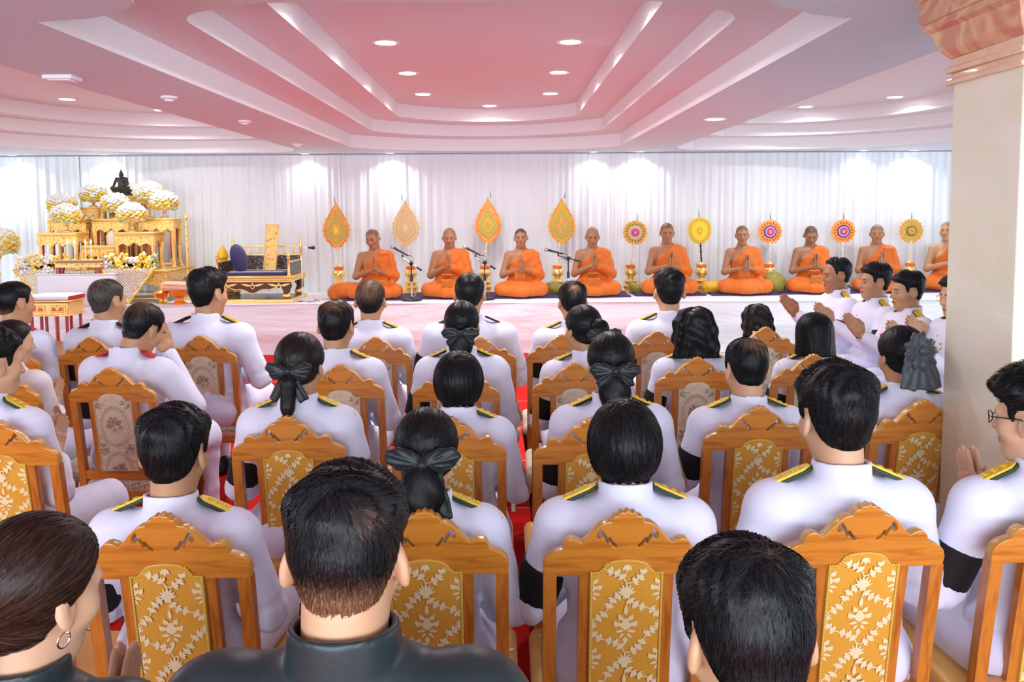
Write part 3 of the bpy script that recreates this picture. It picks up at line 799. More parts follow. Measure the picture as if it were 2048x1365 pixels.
def monk_robe(v, fat):
    key = ('robe', v, fat)
    if key in _cache: return _cache[key]
    f = SDF((-.46, -.24, -.01), (.46, .46, .70), .0085); o = .016
    f.put(E((0, .0, .40), (.150*fat+o, .105*fat+o, .20+o))); f.put(E((0, .03, .22), (.155*fat+o, .120*fat+o, .16)), .06)
    f.put(K((-.130, -.012, .535), (.130, -.012, .535), .058+o), .06); f.put(E((.0, .075, .43), (.14, .04, .08)), .05)
    f.put(K((0, -.03, .54), (0, -.025, .60), .085+o, .06+o), .05)
    x, y, z = f.grid()
    # the cloth leaves the right shoulder bare: its upper edge runs from the left of the neck to under the right arm
    pl = .70*x+.714*z-(.395+.05*(y < 0)*0)
    f.d = np.maximum(f.d, pl.astype(np.float32))
    bore = np.sqrt((x+.0)**2+(y+.022)**2)-(.066*fat); f.d = np.maximum(f.d, -np.maximum(bore, .50-z).astype(np.float32))
    sh, el, wr = [np.array(q) for q in monk_arms(v)[1]]
    fr = .95 if v % 2 else .45; e2 = el+(wr-el)*fr
    f.put(K(sh, el, .072*fat, .072*fat), .03); f.put(K(el, e2, .070*fat, .048), .02)
    if v % 2 == 0: f.put(K(el+np.array((0, 0, -.02)), el+np.array((.06, .04, -.10)), .05, .02), .03)
    f.put(K(sh+np.array((.06, .02, .02)), sh+np.array((.03, .07, -.17)), .045, .05), .03)
    for s in (1, -1):
        f.put(K((s*.10, .02, .11), (s*.27, .20, .10), .12, .088), .05); f.put(K((s*.27, .20, .085), (s*-.05, .32, .065), .078, .062), .03)
    f.put(E((0, .15, .11), (.20, .19, .10)), .04)
    ck = np.abs(x)
    f.d += (fold_noise(x, y, z, .0045, .75)*.8+.004*np.sin(46*(x*.7+z)+5*np.sin(9*y)+3*x)*np.exp(-((z-.42)/.2)**2)).astype(np.float32)
    f.d = np.maximum(f.d, -z+.0).astype(np.float32)
    V, Q = f.nets(1); me = new_mesh('robe', V, Q, 'robe', smooth=180); _cache[key] = me; return me

def monk_sash(v):
    key = ('sash', v)
    if key in _cache: return _cache[key]
    f = SDF((-.30, -.06, .0), (.25, .46, .66), .0075)
    if v == 0: f.put(B((.015, .325, .13), (.075, .014, .12), .012, (-.35, 0, 0)), .01); f.put(B((.015, .235, .265), (.072, .012, .06), .01, (-.9, 0, 0)), .015)
    elif v == 1: f.put(B((.02, .20, .27), (.075, .016, .075), .012, (-.2, 0, .1)), .01)
    else: f.put(B((-.115, .115, .37), (.055, .012, .19), .01, (.12, .0, .1)), .01); f.put(B((-.118, .04, .585), (.055, .075, .012), .01, (-.25, .1, .1)), .02); f.put(B((-.06, .33, .13), (.075, .014, .12), .012, (-.35, 0, .1)), .01)
    x, y, z = f.grid(); f.d += (.0025*np.sin(70*x+6*np.sin(20*z))).astype(np.float32)
    V, Q = f.nets(1); me = new_mesh('sash', V, Q, 'robe2' if v != 2 else 'robe', smooth=180); _cache[key] = me; return me

def monk(label, loc, yaw, v=0, tone='tan', stub=.4, fat=1.0, hp=(0, 0, 0), s=1.0, sash=0, specs=False, z0=.66):
    me, T = monk_mesh(hp, v, tone, stub, fat)
    root = link('person', me, loc=(loc[0], loc[1], z0), rot=(0, 0, math.pi+yaw), scale=s)
    tag(root, label, 'person', 'monks seated in a row on the stage'); link('robe', monk_robe(v, fat), root)
    if sash is not None: link('sash', monk_sash(sash), root)
    if specs: glasses(root, T, 'brass')
    return root

# ------------------------------------------------------------------ setting
CZ = [2.575, 2.735, 2.876, 3.03]

def arc(cx, cy, r, a0, a1, n=10): return [(cx+r*math.cos(a0+(a1-a0)*i/n), cy+r*math.sin(a0+(a1-a0)*i/n)) for i in range(n+1)]

def centre_hole(k):
    l, r, yb, bulge, yf = ((-1.93, 1.45, 10.45, .75, 1.0), (-1.585, 1.16, 9.98, .80, 3.85), (-1.245, .84, 9.74, .60, 3.2))[k]
    cx = (l+r)/2; hw = (r-l)/2; P = []
    if k == 0: P += [(cx-.7, yf), (cx+.7, yf), (.80, 1.4), (.86, 2.7), (.94, 3.08), (1.06, 3.27), (1.25, 3.42), (r, 3.50)]
    elif k == 1: P += [(cx-.9, yf), (cx+.9, yf)]+arc(r-.3, yf+.42, .3, -math.pi/2+.1, 0, 8)[2:]
    else: P += [(l, yf), (r, yf)]
    n = 22; c = .16
    for i in range(n+1):
        t = 1-2*i/n; y = yb+bulge*(1-abs(t)**2.4); P.append((cx+hw*t, y))
    if k == 0: P += [(l, 3.50), (-1.68, 3.44), (-1.52, 3.34), (-1.40, 3.2), (-1.365, 3.08), (-1.3, 2.7), (-1.25, 1.4)]
    elif k == 1: P += arc(l+.3, yf+.42, .3, math.pi, 1.5*math.pi-.1, 8)[:-2]
    return P

def side_hole(k, sg):
    a = ((2.69, 6.2, 11.25, 2.1), (3.05, 5.85, 11.0, 1.9), (3.40, 5.48, 10.74, 1.65))[k] if sg < 0 else ((2.19, 5.55, 11.2, 2.0), (2.52, 5.15, 10.95, 1.85), (2.84, 4.78, 10.72, 1.6))[k]
    x0, x1, yb, rr = a; yf = .8+.35*k
    P = [(x0, yf), (x1, yf)]+arc(x1-rr, yb-rr*1.15, rr, 0, math.pi/2, 16)
    P = [(x, y if i < 2 else (yb-rr*1.15)+(y-(yb-rr*1.15))*1.15) for i, (x, y) in enumerate(P)]
    P += [(x0+.35, yb-.02), (x0+.12, yb-.22), (x0, yb-.6)]
    return [(sg*x, y) for x, y in P]

def build_setting():
    def st(o): o['kind'] = 'structure'; return o
    holes = [[centre_hole(k), side_hole(k, -1), side_hole(k, 1)] for k in range(3)]
    def flat(outl, z):
        V, F_ = plate_vf(outl, 0); return [(x, zz, z) for x, y, zz in V], F_
    V, F_ = flat([[(-12, -3.4), (12, -3.4), (12, 12.2), (-12, 12.2)]]+holes[0], CZ[0])
    st(link('ceiling', new_mesh('ceiling', V, F_, 'soffit', smooth=None)))
    for j, nm in enumerate(('trim_1', 'trim_2', 'trim_3')):
        m = MB()
        for k in range(3):
            o = holes[k][j]; n = len(o); z0, z1 = CZ[k], CZ[k+1]
            m.add([(x, y, z0) for x, y in o]+[(x, y, z1) for x, y in o], [(i, (i+1) % n, n+(i+1) % n, n+i) for i in range(n)], 1)
            xs = [p[0] for p in o]; ys = [p[1] for p in o]; bb = [(min(xs)-.06, min(ys)-.06), (max(xs)+.06, min(ys)-.06), (max(xs)+.06, max(ys)+.06), (min(xs)-.06, max(ys)+.06)]
            V, F_ = flat([bb]+([holes[k+1][j]] if k < 2 else []), z1); m.add(V, F_, 0)
        me = m.mesh(nm, ['ledge', 'face'], smooth=30, fix=False); st(link(nm, me))
    m = MB(); m.box((0, 4.4, -.05), (24, 18, .1), .001); st(m.build('floor', 'floor'))
    m = MB(); m.box((0, 12.3, 1.6), (24, .1, 3.2), .001); st(m.build('wall_back', 'face'))
    # lowered fascia over the curtain
    m = MB(); m.box((0, 11.95, 2.56), (24, .5, .05), .004); st(m.build('trim_4', 'face'))
    # marble column
    root = empty('column', (1.89, 2.91, 0)); root['kind'] = 'structure'
    m = MB(); m.box((0, 0, 1.15), (.42, .42, 2.30), .004); m.build('column_shaft', 'marble', root)
    m = MB()
    for zz in (.72, 1.42, 2.05): m.box((0, 0, zz), (.4206, .4206, .0022), .0003)
    m.build('column_joint', 'face', root)
    m = MB(); m.box((0, 0, 2.252), (.462, .462, .020), .003); m.box((0, 0, 2.275), (.432, .432, .022), .002); m.box((0, 0, 2.297), (.462, .462, .022), .003); m.box((0, 0, 2.325), (.44, .44, .034), .003); m.build('column_neck', 'peachmarble', root)
    prof = [(.222, 2.342), (.232, 2.352), (.246, 2.372), (.256, 2.396), (.262, 2.420), (.272, 2.440), (.292, 2.452), (.292, 2.476), (.302, 2.478), (.302, 2.56), (.315, 2.562), (.315, 2.60)]
    V = []; F_ = []
    for r, z in prof: V += [(-r, -r, z), (r, -r, z), (r, r, z), (-r, r, z)]
    for i in range(len(prof)-1):
        for k in range(4): F_.append((4*i+k, 4*i+(k+1) % 4, 4*i+4+(k+1) % 4, 4*i+4+k))
    F_.append((3, 2, 1, 0)); link('column_capital', new_mesh('column_capital', V, F_, 'pinkmarble', smooth=25), root)

def pleated(name, x0, x1, y, z0, z1, seed, m, amp=.028):
    rd = random.Random(seed); n = int((x1-x0)/.012); rows = 7; V = []; F_ = []
    ph = [rd.random()*6.28 for _ in range(6)]
    for r in range(rows):
        t = r/(rows-1); z = z1+(z0-z1)*t
        for i in range(n+1):
            x = x0+(x1-x0)*i/n
            w = math.sin(x*58+2.2*math.sin(x*5.3+ph[0])+ph[1])*.55+math.sin(x*93+1.7*math.sin(x*7+ph[2])+ph[3]+t*.5)*.3+math.sin(x*21+ph[4]+t*.8)*.45
            V.append((x, y+amp*w*(.55+.45*t), z))
    for r in range(rows-1):
        for i in range(n): F_.append((r*(n+1)+i, (r+1)*(n+1)+i, (r+1)*(n+1)+i+1, r*(n+1)+i+1))
    return link(name, new_mesh(name, V, F_, m, smooth=180))

def build_stage():
    seams = [-8.6, -6.05, -3.1, -2.42, 1.62, 4.9, 8.6]
    names = ['white pleated curtain panel hanging at the far left beyond the flower altar', 'white pleated curtain panel directly behind the golden altar and bronze statue', 'narrow white curtain strip behind the golden pulpit bench',
             'wide white pleated curtain panel behind the first four monks', 'white pleated curtain panel behind the round and yellow fans', 'white pleated curtain panel at the right, behind the last monks and green round fan']
    for i in range(6):
        tag(pleated('curtain', seams[i]-.12, seams[i+1]+.12, 11.62+.012*(i % 2), .62, 2.56, i, 'curtain'), names[i], 'curtain', 'white backdrop curtains')
    root = empty('stage', (0, 0, 0)); tag(root, 'low white cloth-covered stage running along the whole back of the hall', 'stage')
    m = MB(); m.box((0, 10.98, .315), (17, 1.56, .63), .01); m.build('platform', 'stagetop', root)
    # draped front cloth with slack swags
    n, rows = 340, 12; V = []; F_ = []
    for r in range(rows+1):
        t = r/rows
        for i in range(n+1):
            x = -8.5+17*i/n
            sw = .012*math.sin(x*2.1+t*2.4+.6*math.sin(x*1.3))+.010*math.sin(9*t+x*1.2+math.sin(x*3))+.006*math.sin(26*t+2.5*x)
            V.append((x, 10.175-.02*math.sin(math.pi*min(t*1.2, 1))-abs(sw)-.03*t, .637-.632*t+(.004*math.sin(x*9) if r == rows else 0)))
    for r in range(rows):
        for i in range(n): F_.append((r*(n+1)+i, (r+1)*(n+1)+i, (r+1)*(n+1)+i+1, r*(n+1)+i+1))
    link('front_cloth', new_mesh('front_cloth', V, F_, 'satin', smooth=180), root)
    m = MB(); m.box((0, 10.98, .634), (17, 1.66, .010), .004); m.build('top_cloth', 'stagetop', root)
    # red carpet in lengths that butt at pale seams
    ys = [-3.0, 1.08, 2.01, 2.94, 3.87, 4.80, 5.73, 6.62, 7.55, 8.5, 9.4, 10.14]
    root = empty('red_carpet', (0, 0, 0)); tag(root, 'bright red carpet with pale seams covering the floor under the chairs', 'carpet')
    m = MB(); m.box((-2.2, 3.57, .006), (8.7, 13.1, .012), .003); m.build('carpet_pile', 'carpet', root)
    m = MB()
    for y in ys[1:-1]: m.box((-2.2, y, .0122), (8.7, .014, .002), .0005)
    m.build('seam_tape', mat('pink_tape', (0.80, 0.22, 0.20), 0.6), root)

def downlight(x, y, z, label, r=.085, power=26, group=None, spread=150, emit=True):
    if 'dl' not in _cache:
        a = MB().lathe([(1.0, 0), (1.22, -.0), (1.22, -.05), (1.12, -.10), (1.0, -.06)], n=28)
        b = MB().lathe([(.98, -.02), (.98, -.045), (.9, -.06)], n=28)
        _cache['dl'] = (a.mesh('trim_ring', 'trimwhite'), b.mesh('lens', 'lamp'))
    o = empty('downlight', (x, y, z)); o.scale = (r, r, r); tag(o, label, 'ceiling light', group)
    link('trim_ring', _cache['dl'][0], o); link('lens', _cache['dl'][1], o)
    area_light('downlight_lamp', (x, y, z-.02), (0, 0, 0), r*1.7, power, (1, 0.965, 0.96), spread=spread)

def build_lights():
    g = 'recessed downlights in the coffers'
    L = [((-.88, 4.87), 'recessed downlight nearest the viewer on the left of the pink central coffer'), ((.49, 4.87), 'recessed downlight nearest the viewer on the right of the pink central coffer'),
         ((-.88, 6.24), 'large round downlight second from the front, left line of the central coffer'), ((-.88, 7.61), 'round downlight third from the front, left line of the central coffer'), ((-.88, 8.98), 'farthest downlight of the left line in the central coffer'),
         ((.49, 6.24), 'large round downlight second from the front, right line of the central coffer'), ((.49, 7.61), 'round downlight third from the front, right line of the central coffer'), ((.49, 8.98), 'farthest downlight of the right line in the central coffer'),
         ((-.18, 10.0), 'single downlight in the middle of the central coffer by its curved back end')]
    for (x, y), l in L: downlight(x, y, CZ[3], l, group=g, power=9)
    for (x, y), l in [((-4.81, 9.23), 'bright round downlight in the left coffer above the altar'), ((-4.2, 10.25), 'small downlight at the back of the left coffer, half hidden by the beam'), ((3.70, 10.25), 'downlight at the curved back of the right coffer'), ((4.40, 9.40), 'round downlight in the middle of the right coffer'), ((4.40, 8.12), 'downlight of the right coffer beside the marble column capital'),
                      ]: downlight(x, y, CZ[3], l, group=g, power=10)
    downlight(1.85, 7.35, CZ[0], 'downlight on the flat right beam beside the central coffer', group=g, power=6)
    g = 'small downlights along the curtain top'
    for x, l, p in [(-6.75, 'tiny downlight over the curtain at the far left edge', 14), (-5.5, 'tiny downlight over the curtain above the statue', 10), (-2.75, 'tiny downlight over the curtain above the gooseneck microphone', 6), (-1.58, 'tiny downlight over the curtain above the first monk', 12), (1.22, 'tiny downlight over the curtain above the fourth monk', 5), (1.86, 'tiny downlight over the curtain above the crimson-centred round fan', 14), (4.95, 'tiny downlight over the curtain above the second scarlet fan', 5), (5.65, 'tiny downlight over the curtain above the green round fan', 14)]:
        downlight(x, 11.45, 2.573, l, r=.055, power=p*.22, group=g, spread=130)
    # small fixtures on the flat left beam
    o = empty('ceiling_speaker', (-2.56, 4.87, 2.575)); tag(o, 'small square white ceiling speaker box on the left beam', 'speaker')
    m = MB(); m.box((0, 0, -.012), (.17, .13, .024), .004); m.build('housing', 'trimwhite', o); m = MB(); m.box((0, 0, -.027), (.13, .09, .008), .003); m.build('grille', 'face', o)
    for (x, y), l in [((-2.30, 5.75), 'round white smoke detector on the left beam behind the speaker box'), ((-2.27, 7.3), 'flat white smoke detector halfway along the left beam'), ((-2.45, 9.85), 'small white smoke detector at the far end of the left beam')]:
        o = empty('smoke_detector', (x, y, 2.575)); tag(o, l, 'smoke detector', 'smoke detectors on the beam')
        MB().lathe([(.055, 0), (.055, -.012), (.04, -.022)], n=20).build('base_plate', 'trimwhite', o); MB().lathe([(.03, -.020), (.028, -.032), (.015, -.036)], n=16).build('sensor_cap', 'face', o)

# ------------------------------------------------------------------ chairs
def bend(z):
    if z > .46: t = (z-.46)/.59; return -.195-.085*t**1.25
    t = (.46-z)/.46; return -.195-.075*t**1.6

def crest_outline():
    h = [(.205, 0), (.208, .026), (.203, .044), (.192, .056), (.178, .064), (.160, .070), (.158, .080), (.153, .091), (.145, .098), (.134, .100), (.122, .096), (.112, .089), (.100, .099), (.085, .118), (.070, .134), (.056, .143), (.046, .145), (.041, .146)]
    sc = []
    for i in range(13):
        x = .041-.041*2*i/24*1.0
        sc.append((x, .147+.022*math.cos(x/.041*math.pi/2)+.006*abs(math.sin(math.pi*(x+.041)/.0164+math.pi/2*0))))
    R = h+sc; L = [(-x, z) for x, z in reversed(R) if x > 1e-6]
    return R+L

CLAW = [(-.074, .116), (-.066, .126), (-.058, .116), (-.050, .102), (-.043, .103), (-.036, .091), (-.024, .080), (-.028, .076), (-.036, .080), (-.043, .092), (-.050, .085), (-.055, .098), (-.062, .107), (-.070, .098), (-.077, .104)]

def leaf_pts(cx, cz, a, l, w):
    P = [(0, 0), (.22, .42), (.45, .5), (.72, .32), (1, 0), (.72, -.32), (.45, -.5), (.22, -.42)]
    ca, sa = math.cos(a), math.sin(a); return [(cx+(u*l)*ca-(v*w)*sa, cz+(u*l)*sa+(v*w)*ca) for u, v in P]

def damask(ztop, zbot, hw):
    """cream woven motif: bouquets in lozenges of leafy vines meeting at lotus blooms"""
    L = []; PZ = .196; PX = hw*1.05
    def bouquet(cx, cz, s):
        for dz, n, ln, w, sp in ((.030, 1, .034, .017, 0), (.016, 2, .026, .015, .75), (.0, 2, .033, .016, 1.15), (-.012, 2, .026, .014, 1.75), (-.020, 2, .020, .012, 2.4)):
            for k in range(n):
                sg = 0 if n == 1 else (1 if k else -1); L.append(leaf_pts(cx+sg*.004, cz+dz*s, math.pi/2-sg*sp, ln*s*.92, w*s*.62))
        L.append(leaf_pts(cx, cz-.012*s, math.pi/2, .036*s, .026*s)); L.append(leaf_pts(cx, cz-.030*s, -math.pi/2, .022*s, .012*s))
        for sg in (-1, 1): L.append(leaf_pts(cx+sg*.020*s, cz-.002, math.pi/2+sg*-.5, .020*s, .013*s)); L.append(leaf_pts(cx+sg*.012*s, cz+.016*s, math.pi/2-sg*.3, .018*s, .011*s))
    def lotus(cx, cz, s):
        for a in (-1.25, -.8, -.4, 0, .4, .8, 1.25): L.append(leaf_pts(cx, cz-.012*s, math.pi/2-a, (.033-.006*abs(a))*s, .0085*s))
        for a in (-.5, .5, 0): L.append(leaf_pts(cx, cz-.010*s, -math.pi/2-a, .016*s, .011*s))
    def vine(x0, z0, x1, z1):
        n = 14; P = []
        for i in range(n+1):
            t = i/n; nx, nz = (z1-z0), -(x1-x0); q = .16*math.sin(t*math.pi*2); P.append((x0+(x1-x0)*t+nx*q*.5, z0+(z1-z0)*t+nz*q*.5))
        for i in range(n):
            (a, b), (c, d) = P[i], P[i+1]; dx, dz = c-a, d-b; ln = math.hypot(dx, dz)+1e-9; ox, oz = -dz/ln*.0017, dx/ln*.0017
            L.append([(a+ox, b+oz), (c+ox, d+oz), (c-ox, d-oz), (a-ox, b-oz)])
        for i in (2, 4, 6, 9, 11):
            a = math.atan2(P[i+1][1]-P[i][1], P[i+1][0]-P[i][0])
            for sg in (1, -1): L.append(leaf_pts(P[i][0], P[i][1], a+sg*1.1, .016, .0085)); L.append(leaf_pts(P[i][0], P[i][1], a+sg*.4, .015, .007))
    z = ztop-.082
    for r in range(3):
        cz = z-r*PZ; lotus(0, cz, 1.0); bouquet(0, cz-PZ/2-.004, 1.0)
        for sg in (-1, 1):
            bouquet(sg*PX, cz, .95); vine(0, cz-.01, sg*PX, cz-PZ/2+.01); vine(0, cz+.018, sg*PX, cz+PZ/2-.01); lotus(sg*PX, cz-PZ/2, .85)
    for a in (-1.2, -.6, 0, .6, 1.2): L.append(leaf_pts(0, ztop-.012, -math.pi/2+a, .022-.003*abs(a), .010))
    return L

def sprigs(ztop, zbot, hw, seed=3):
    rd = random.Random(seed); L = []
    def spray(cx, cz, s, n):
        for _ in range(n):
            a = rd.uniform(-1.9, 1.9)+math.pi/2; r = s*rd.random()**.6*.9; L.append((rd.choice((0, 0, 1, 1, 2)), leaf_pts(cx+r*math.cos(a)*.8, cz+r*math.sin(a), a+rd.uniform(-.8, .8), .014*rd.uniform(.7, 1.4), .008)))
        for k in range(5): L.append((2, leaf_pts(cx, cz, -math.pi/2+(k-2)*.25, s*1.1, .0022)))
    def scroll(cx, cz, rx, rz, a0, a1, n=20):
        for i in range(n):
            t0 = a0+(a1-a0)*i/n; t1 = a0+(a1-a0)*(i+.7)/n
            L.append((2, leaf_pts(cx+rx*math.cos(t0), cz+rz*math.sin(t0), math.atan2(rz*(math.sin(t1)-math.sin(t0)), rx*(math.cos(t1)-math.cos(t0)))+(.6 if i % 2 else -.6), .011, .0055)))
    for k in range(3):
        cz = ztop-.165-k*.235; spray(0, cz, .042, 46); scroll(0, cz, .062, .092, .2, math.pi*2+.2, 44); scroll(0, cz, .07, .10, 0, math.pi*2, 50)
        for sg in (-1, 1): spray(sg*hw*.86, cz-.12, .03, 22); spray(sg*hw*.75, cz+.105, .022, 14); scroll(sg*hw, cz-.12, .045, .065, math.pi/2, math.pi*1.5 if sg > 0 else -math.pi/2, 18)
    return L

def clip_poly(P, hw, zb):
    def cut(P, f):
        out = []
        for i in range(len(P)):
            a, b = P[i], P[(i+1) % len(P)]; fa, fb = f(a), f(b)
            if fa >= 0: out.append(a)
            if fa*fb < 0: t = fa/(fa-fb); out.append((a[0]+(b[0]-a[0])*t, a[1]+(b[1]-a[1])*t))
        return out
    for f in (lambda p: hw-p[0], lambda p: hw+p[0], lambda p: p[1]-zb):
        if len(P) > 2: P = cut(P, f)
    return P if len(P) > 2 else None

def panel_outline(hw, zb, zs, zt):
    P = [(-hw, zb), (hw, zb), (hw, zs)]; P += [(hw*.80, zs+.0005), (hw*.72, zs+.006), (hw*.66, zs+.012)]
    n = 12
    for i in range(n+1):
        a = math.pi*i/n; P.append((hw*.64*math.cos(a), zs+.010+(zt-zs-.010)*math.sin(a)**.8))
    P += [(-hw*.66, zs+.012), (-hw*.72, zs+.006), (-hw*.80, zs+.0005), (-hw, zs)]
    return P

def bent(m, off=0.0): return m.map(lambda x, y, z: (x, y+bend(z)+off, z))

def make_chair_proto(kind):
    gold = kind == 'gold'; root = empty('dining_chair')
    V, F_ = plate_vf([crest_outline(), CLAW, [(-x, z) for x, z in reversed(CLAW)]], .032, .003)
    V = [(x, y, z+.88) for x, y, z in V]; mi = []
    m = MB(); m.add(V, F_); V2 = np.array(V)
    for i, f in enumerate(m.f):
        p = V2[list(f)]; nn = np.cross(p[1]-p[0], p[2]-p[0]); ln = np.linalg.norm(nn)+1e-12; m.m[i] = 0 if abs(nn[1])/ln > .85 else 1
    bent(m).build('crest_rail', ['wood', 'woodedge_lit'], root, smooth=25)
    def strip(x0, x1, z0, z1, th, n=10):
        m = MB(); V = []; F_ = []
        for i in range(n+1):
            z = z0+(z1-z0)*i/n
            for (x, y) in ((x0, -th/2), (x1, -th/2), (x1, th/2), (x0, th/2)): V.append((x, y, z))
        for i in range(n):
            for k in range(4): F_.append((4*i+k, 4*i+(k+1) % 4, 4*i+4+(k+1) % 4, 4*i+4+k))
        F_ += [(3, 2, 1, 0), (4*n, 4*n+1, 4*n+2, 4*n+3)]; return m.add(V, F_)
    for s in (-1, 1):
        m = strip(.174, .207, .0, .884, .034, 18)
        m.map(lambda x, y, z: (s*(x-.004*max(0, (.46-z))), y, z)); bent(m).build('post', 'woodpost', root, smooth=30)
        bent(strip(min(s*.088, s*.118), max(s*.088, s*.118), .50, .884, .026, 8)).build('stile', 'woodpost', root, smooth=30)
    bent(strip(-.175, .175, .487, .532, .026, 3)).build('lower_rail', 'wood', root, smooth=30)
    # upholstered splat on both faces, with woven motif and gimp edging
    hw, zb, zs, zt = .091, .530, .888, .925
    for face, nm in ((-1, 'back_upholstery'), (1, 'front_upholstery')):
        O = panel_outline(hw, zb, zs, zt); V, F_ = plate_vf([O], .012, .003); m = MB(); m.add(V, F_)
        tot = ['goldfab' if gold else 'creamfab']
        if gold:
            for P in damask(zt, zb, hw-.006):
                P = clip_poly(P, hw-.007, zb+.006)
                if P and all(z < zs-.004 or (abs(x) < hw*.60 and z < zs+.008+(zt-zs-.018)*max(0, 1-(x/(hw*.62))**2)**.4) for x, z in P): m.add([(x, face*.0068, z) for x, z in P], [tuple(range(len(P)))], 1)
            tot.append('creamthread')
        else:
            for c, P in sprigs(zt, zb, hw-.006):
                P = clip_poly(P, hw-.007, zb+.006)
                if P and all(z < zs-.004 or (abs(x) < hw*.60 and z < zs+.008+(zt-zs-.018)*max(0, 1-(x/(hw*.62))**2)**.4) for x, z in P): m.add([(x, face*.0068, z) for x, z in P], [tuple(range(len(P)))], 1+c)
            tot += ['sprig', 'sprig2', 'sprig3']
        # long fabric faces: subdivide along the height by slicing so they follow the curve of the back
        me = m.mesh('splat', tot, smooth=None, fix=False); b = bmesh.new(); b.from_mesh(me)
        for k in range(1, 9):
            bmesh.ops.bisect_plane(b, geom=b.verts[:]+b.edges[:]+b.faces[:], plane_co=(0, 0, zb+(zs-zb)*k/9), plane_no=(0, 0, 1))
        for v in b.verts:
            puff = .006*max(0, 1-(v.co.x/hw)**2)*max(0, min(1, (v.co.z-zb)/.03))
            v.co.y += bend(v.co.z)+face*(.0125+puff)
        b.to_mesh(me); b.free(); me.polygons.foreach_set('use_smooth', np.ones(len(me.polygons), bool)); me.set_sharp_from_angle(angle=.6)
        up = link(nm, me, root)
        pts = []; O2 = panel_outline(hw-.003, zb+.003, zs, zt-.002); O2.append(O2[0])
        for i in range(len(O2)-1):
            (a, c), (d, e) = O2[i], O2[i+1]; n = max(1, int(math.hypot(d-a, e-c)/.0058))
            for k in range(n): pts.append((a+(d-a)*k/n, c+(e-c)*k/n))
        m = MB()
        for x, z in pts: m.ball((x, bend(z)+face*.0205, z), (.0036, .0030, .0036), 6)
        m.build('gimp_trim', 'gimp' if gold else 'creamgimp', up, fix=False, smooth=180)
    m = MB(); m.box((0, .02, .400), (.42, .42, .060), .012); m.build('seat_frame', 'wood', root)
    f = SDF((-.27, -.23, .41), (.27, .29, .52), .009); f.put(B((0, .025, .447), (.232, .232, .034), .03)); x, y, z = f.grid(); f.d += (-.006*np.exp(-(x*x+(y-.02)**2)/.03)*(z > .45)).astype(np.float32)
    V, Q = f.nets(2); me = new_mesh('seat_cushion', V, Q, ['goldfab' if gold else 'creamfab', 'creamthread', 'sprig', 'sprig2', 'sprig3'], smooth=180)
    cu = link('seat_cushion', me, root); m = MB(); rd = random.Random(5)
    for face in (-1,):
        for i in range(70):
            x = rd.uniform(-.2, .2); z = rd.uniform(.436, .460)
            m.add([(px, -.2078, pz) for px, pz in leaf_pts(x, z, rd.uniform(0, 6.28), .016, .009)], [tuple(range(8))], 0 if gold else rd.choice((1, 2, 3)))
    for i in range(90):
        x = rd.uniform(-.2, .2); y = rd.uniform(-.17, .21); m.add([(px, py, .4815) for px, py in leaf_pts(x, y, rd.uniform(0, 6.28), .026, .014)], [tuple(range(8))], 0 if gold else rd.choice((1, 2, 3)))
    m.build('woven_motif', ['creamthread', 'sprig', 'sprig2', 'sprig3'], cu, fix=False, smooth=None)
    for s in (-1, 1):
        m = MB(); m.tube([(s*.19, .205, .40), (s*.196, .222, .33), (s*.192, .222, .24), (s*.183, .210, .12), (s*.188, .222, .04), (s*.190, .235, .0)], [.034, .036, .027, .019, .018, .026], 10); m.build('front_leg', 'wooddark', root)
        m = MB(); m.tube([(s*.187, -.22, .17), (s*.187, .21, .17)], .011, 8); m.build('stretcher', 'wooddark', root)
    return root

CHAIR = {}
def chair(label, x, ycrest, kind, yaw=0.0, group=None):
    g = group or ('gold brocade chairs' if kind == 'gold' else 'cream brocade chairs')
    ox, oy = 0, .283; c, s = math.cos(yaw), math.sin(yaw)
    loc = (x-s*oy, ycrest+c*oy, 0)
    if kind not in CHAIR: CHAIR[kind] = make_chair_proto(kind); o = CHAIR[kind]; o.location = loc; o.rotation_euler = (0, 0, yaw)
    else: o = dup(CHAIR[kind], loc, yaw)
    return tag(o, label, 'chair', g)
# ------------------------------------------------------------------ altar, fans, stage furniture
SZ = .639   # top of the stage cloth

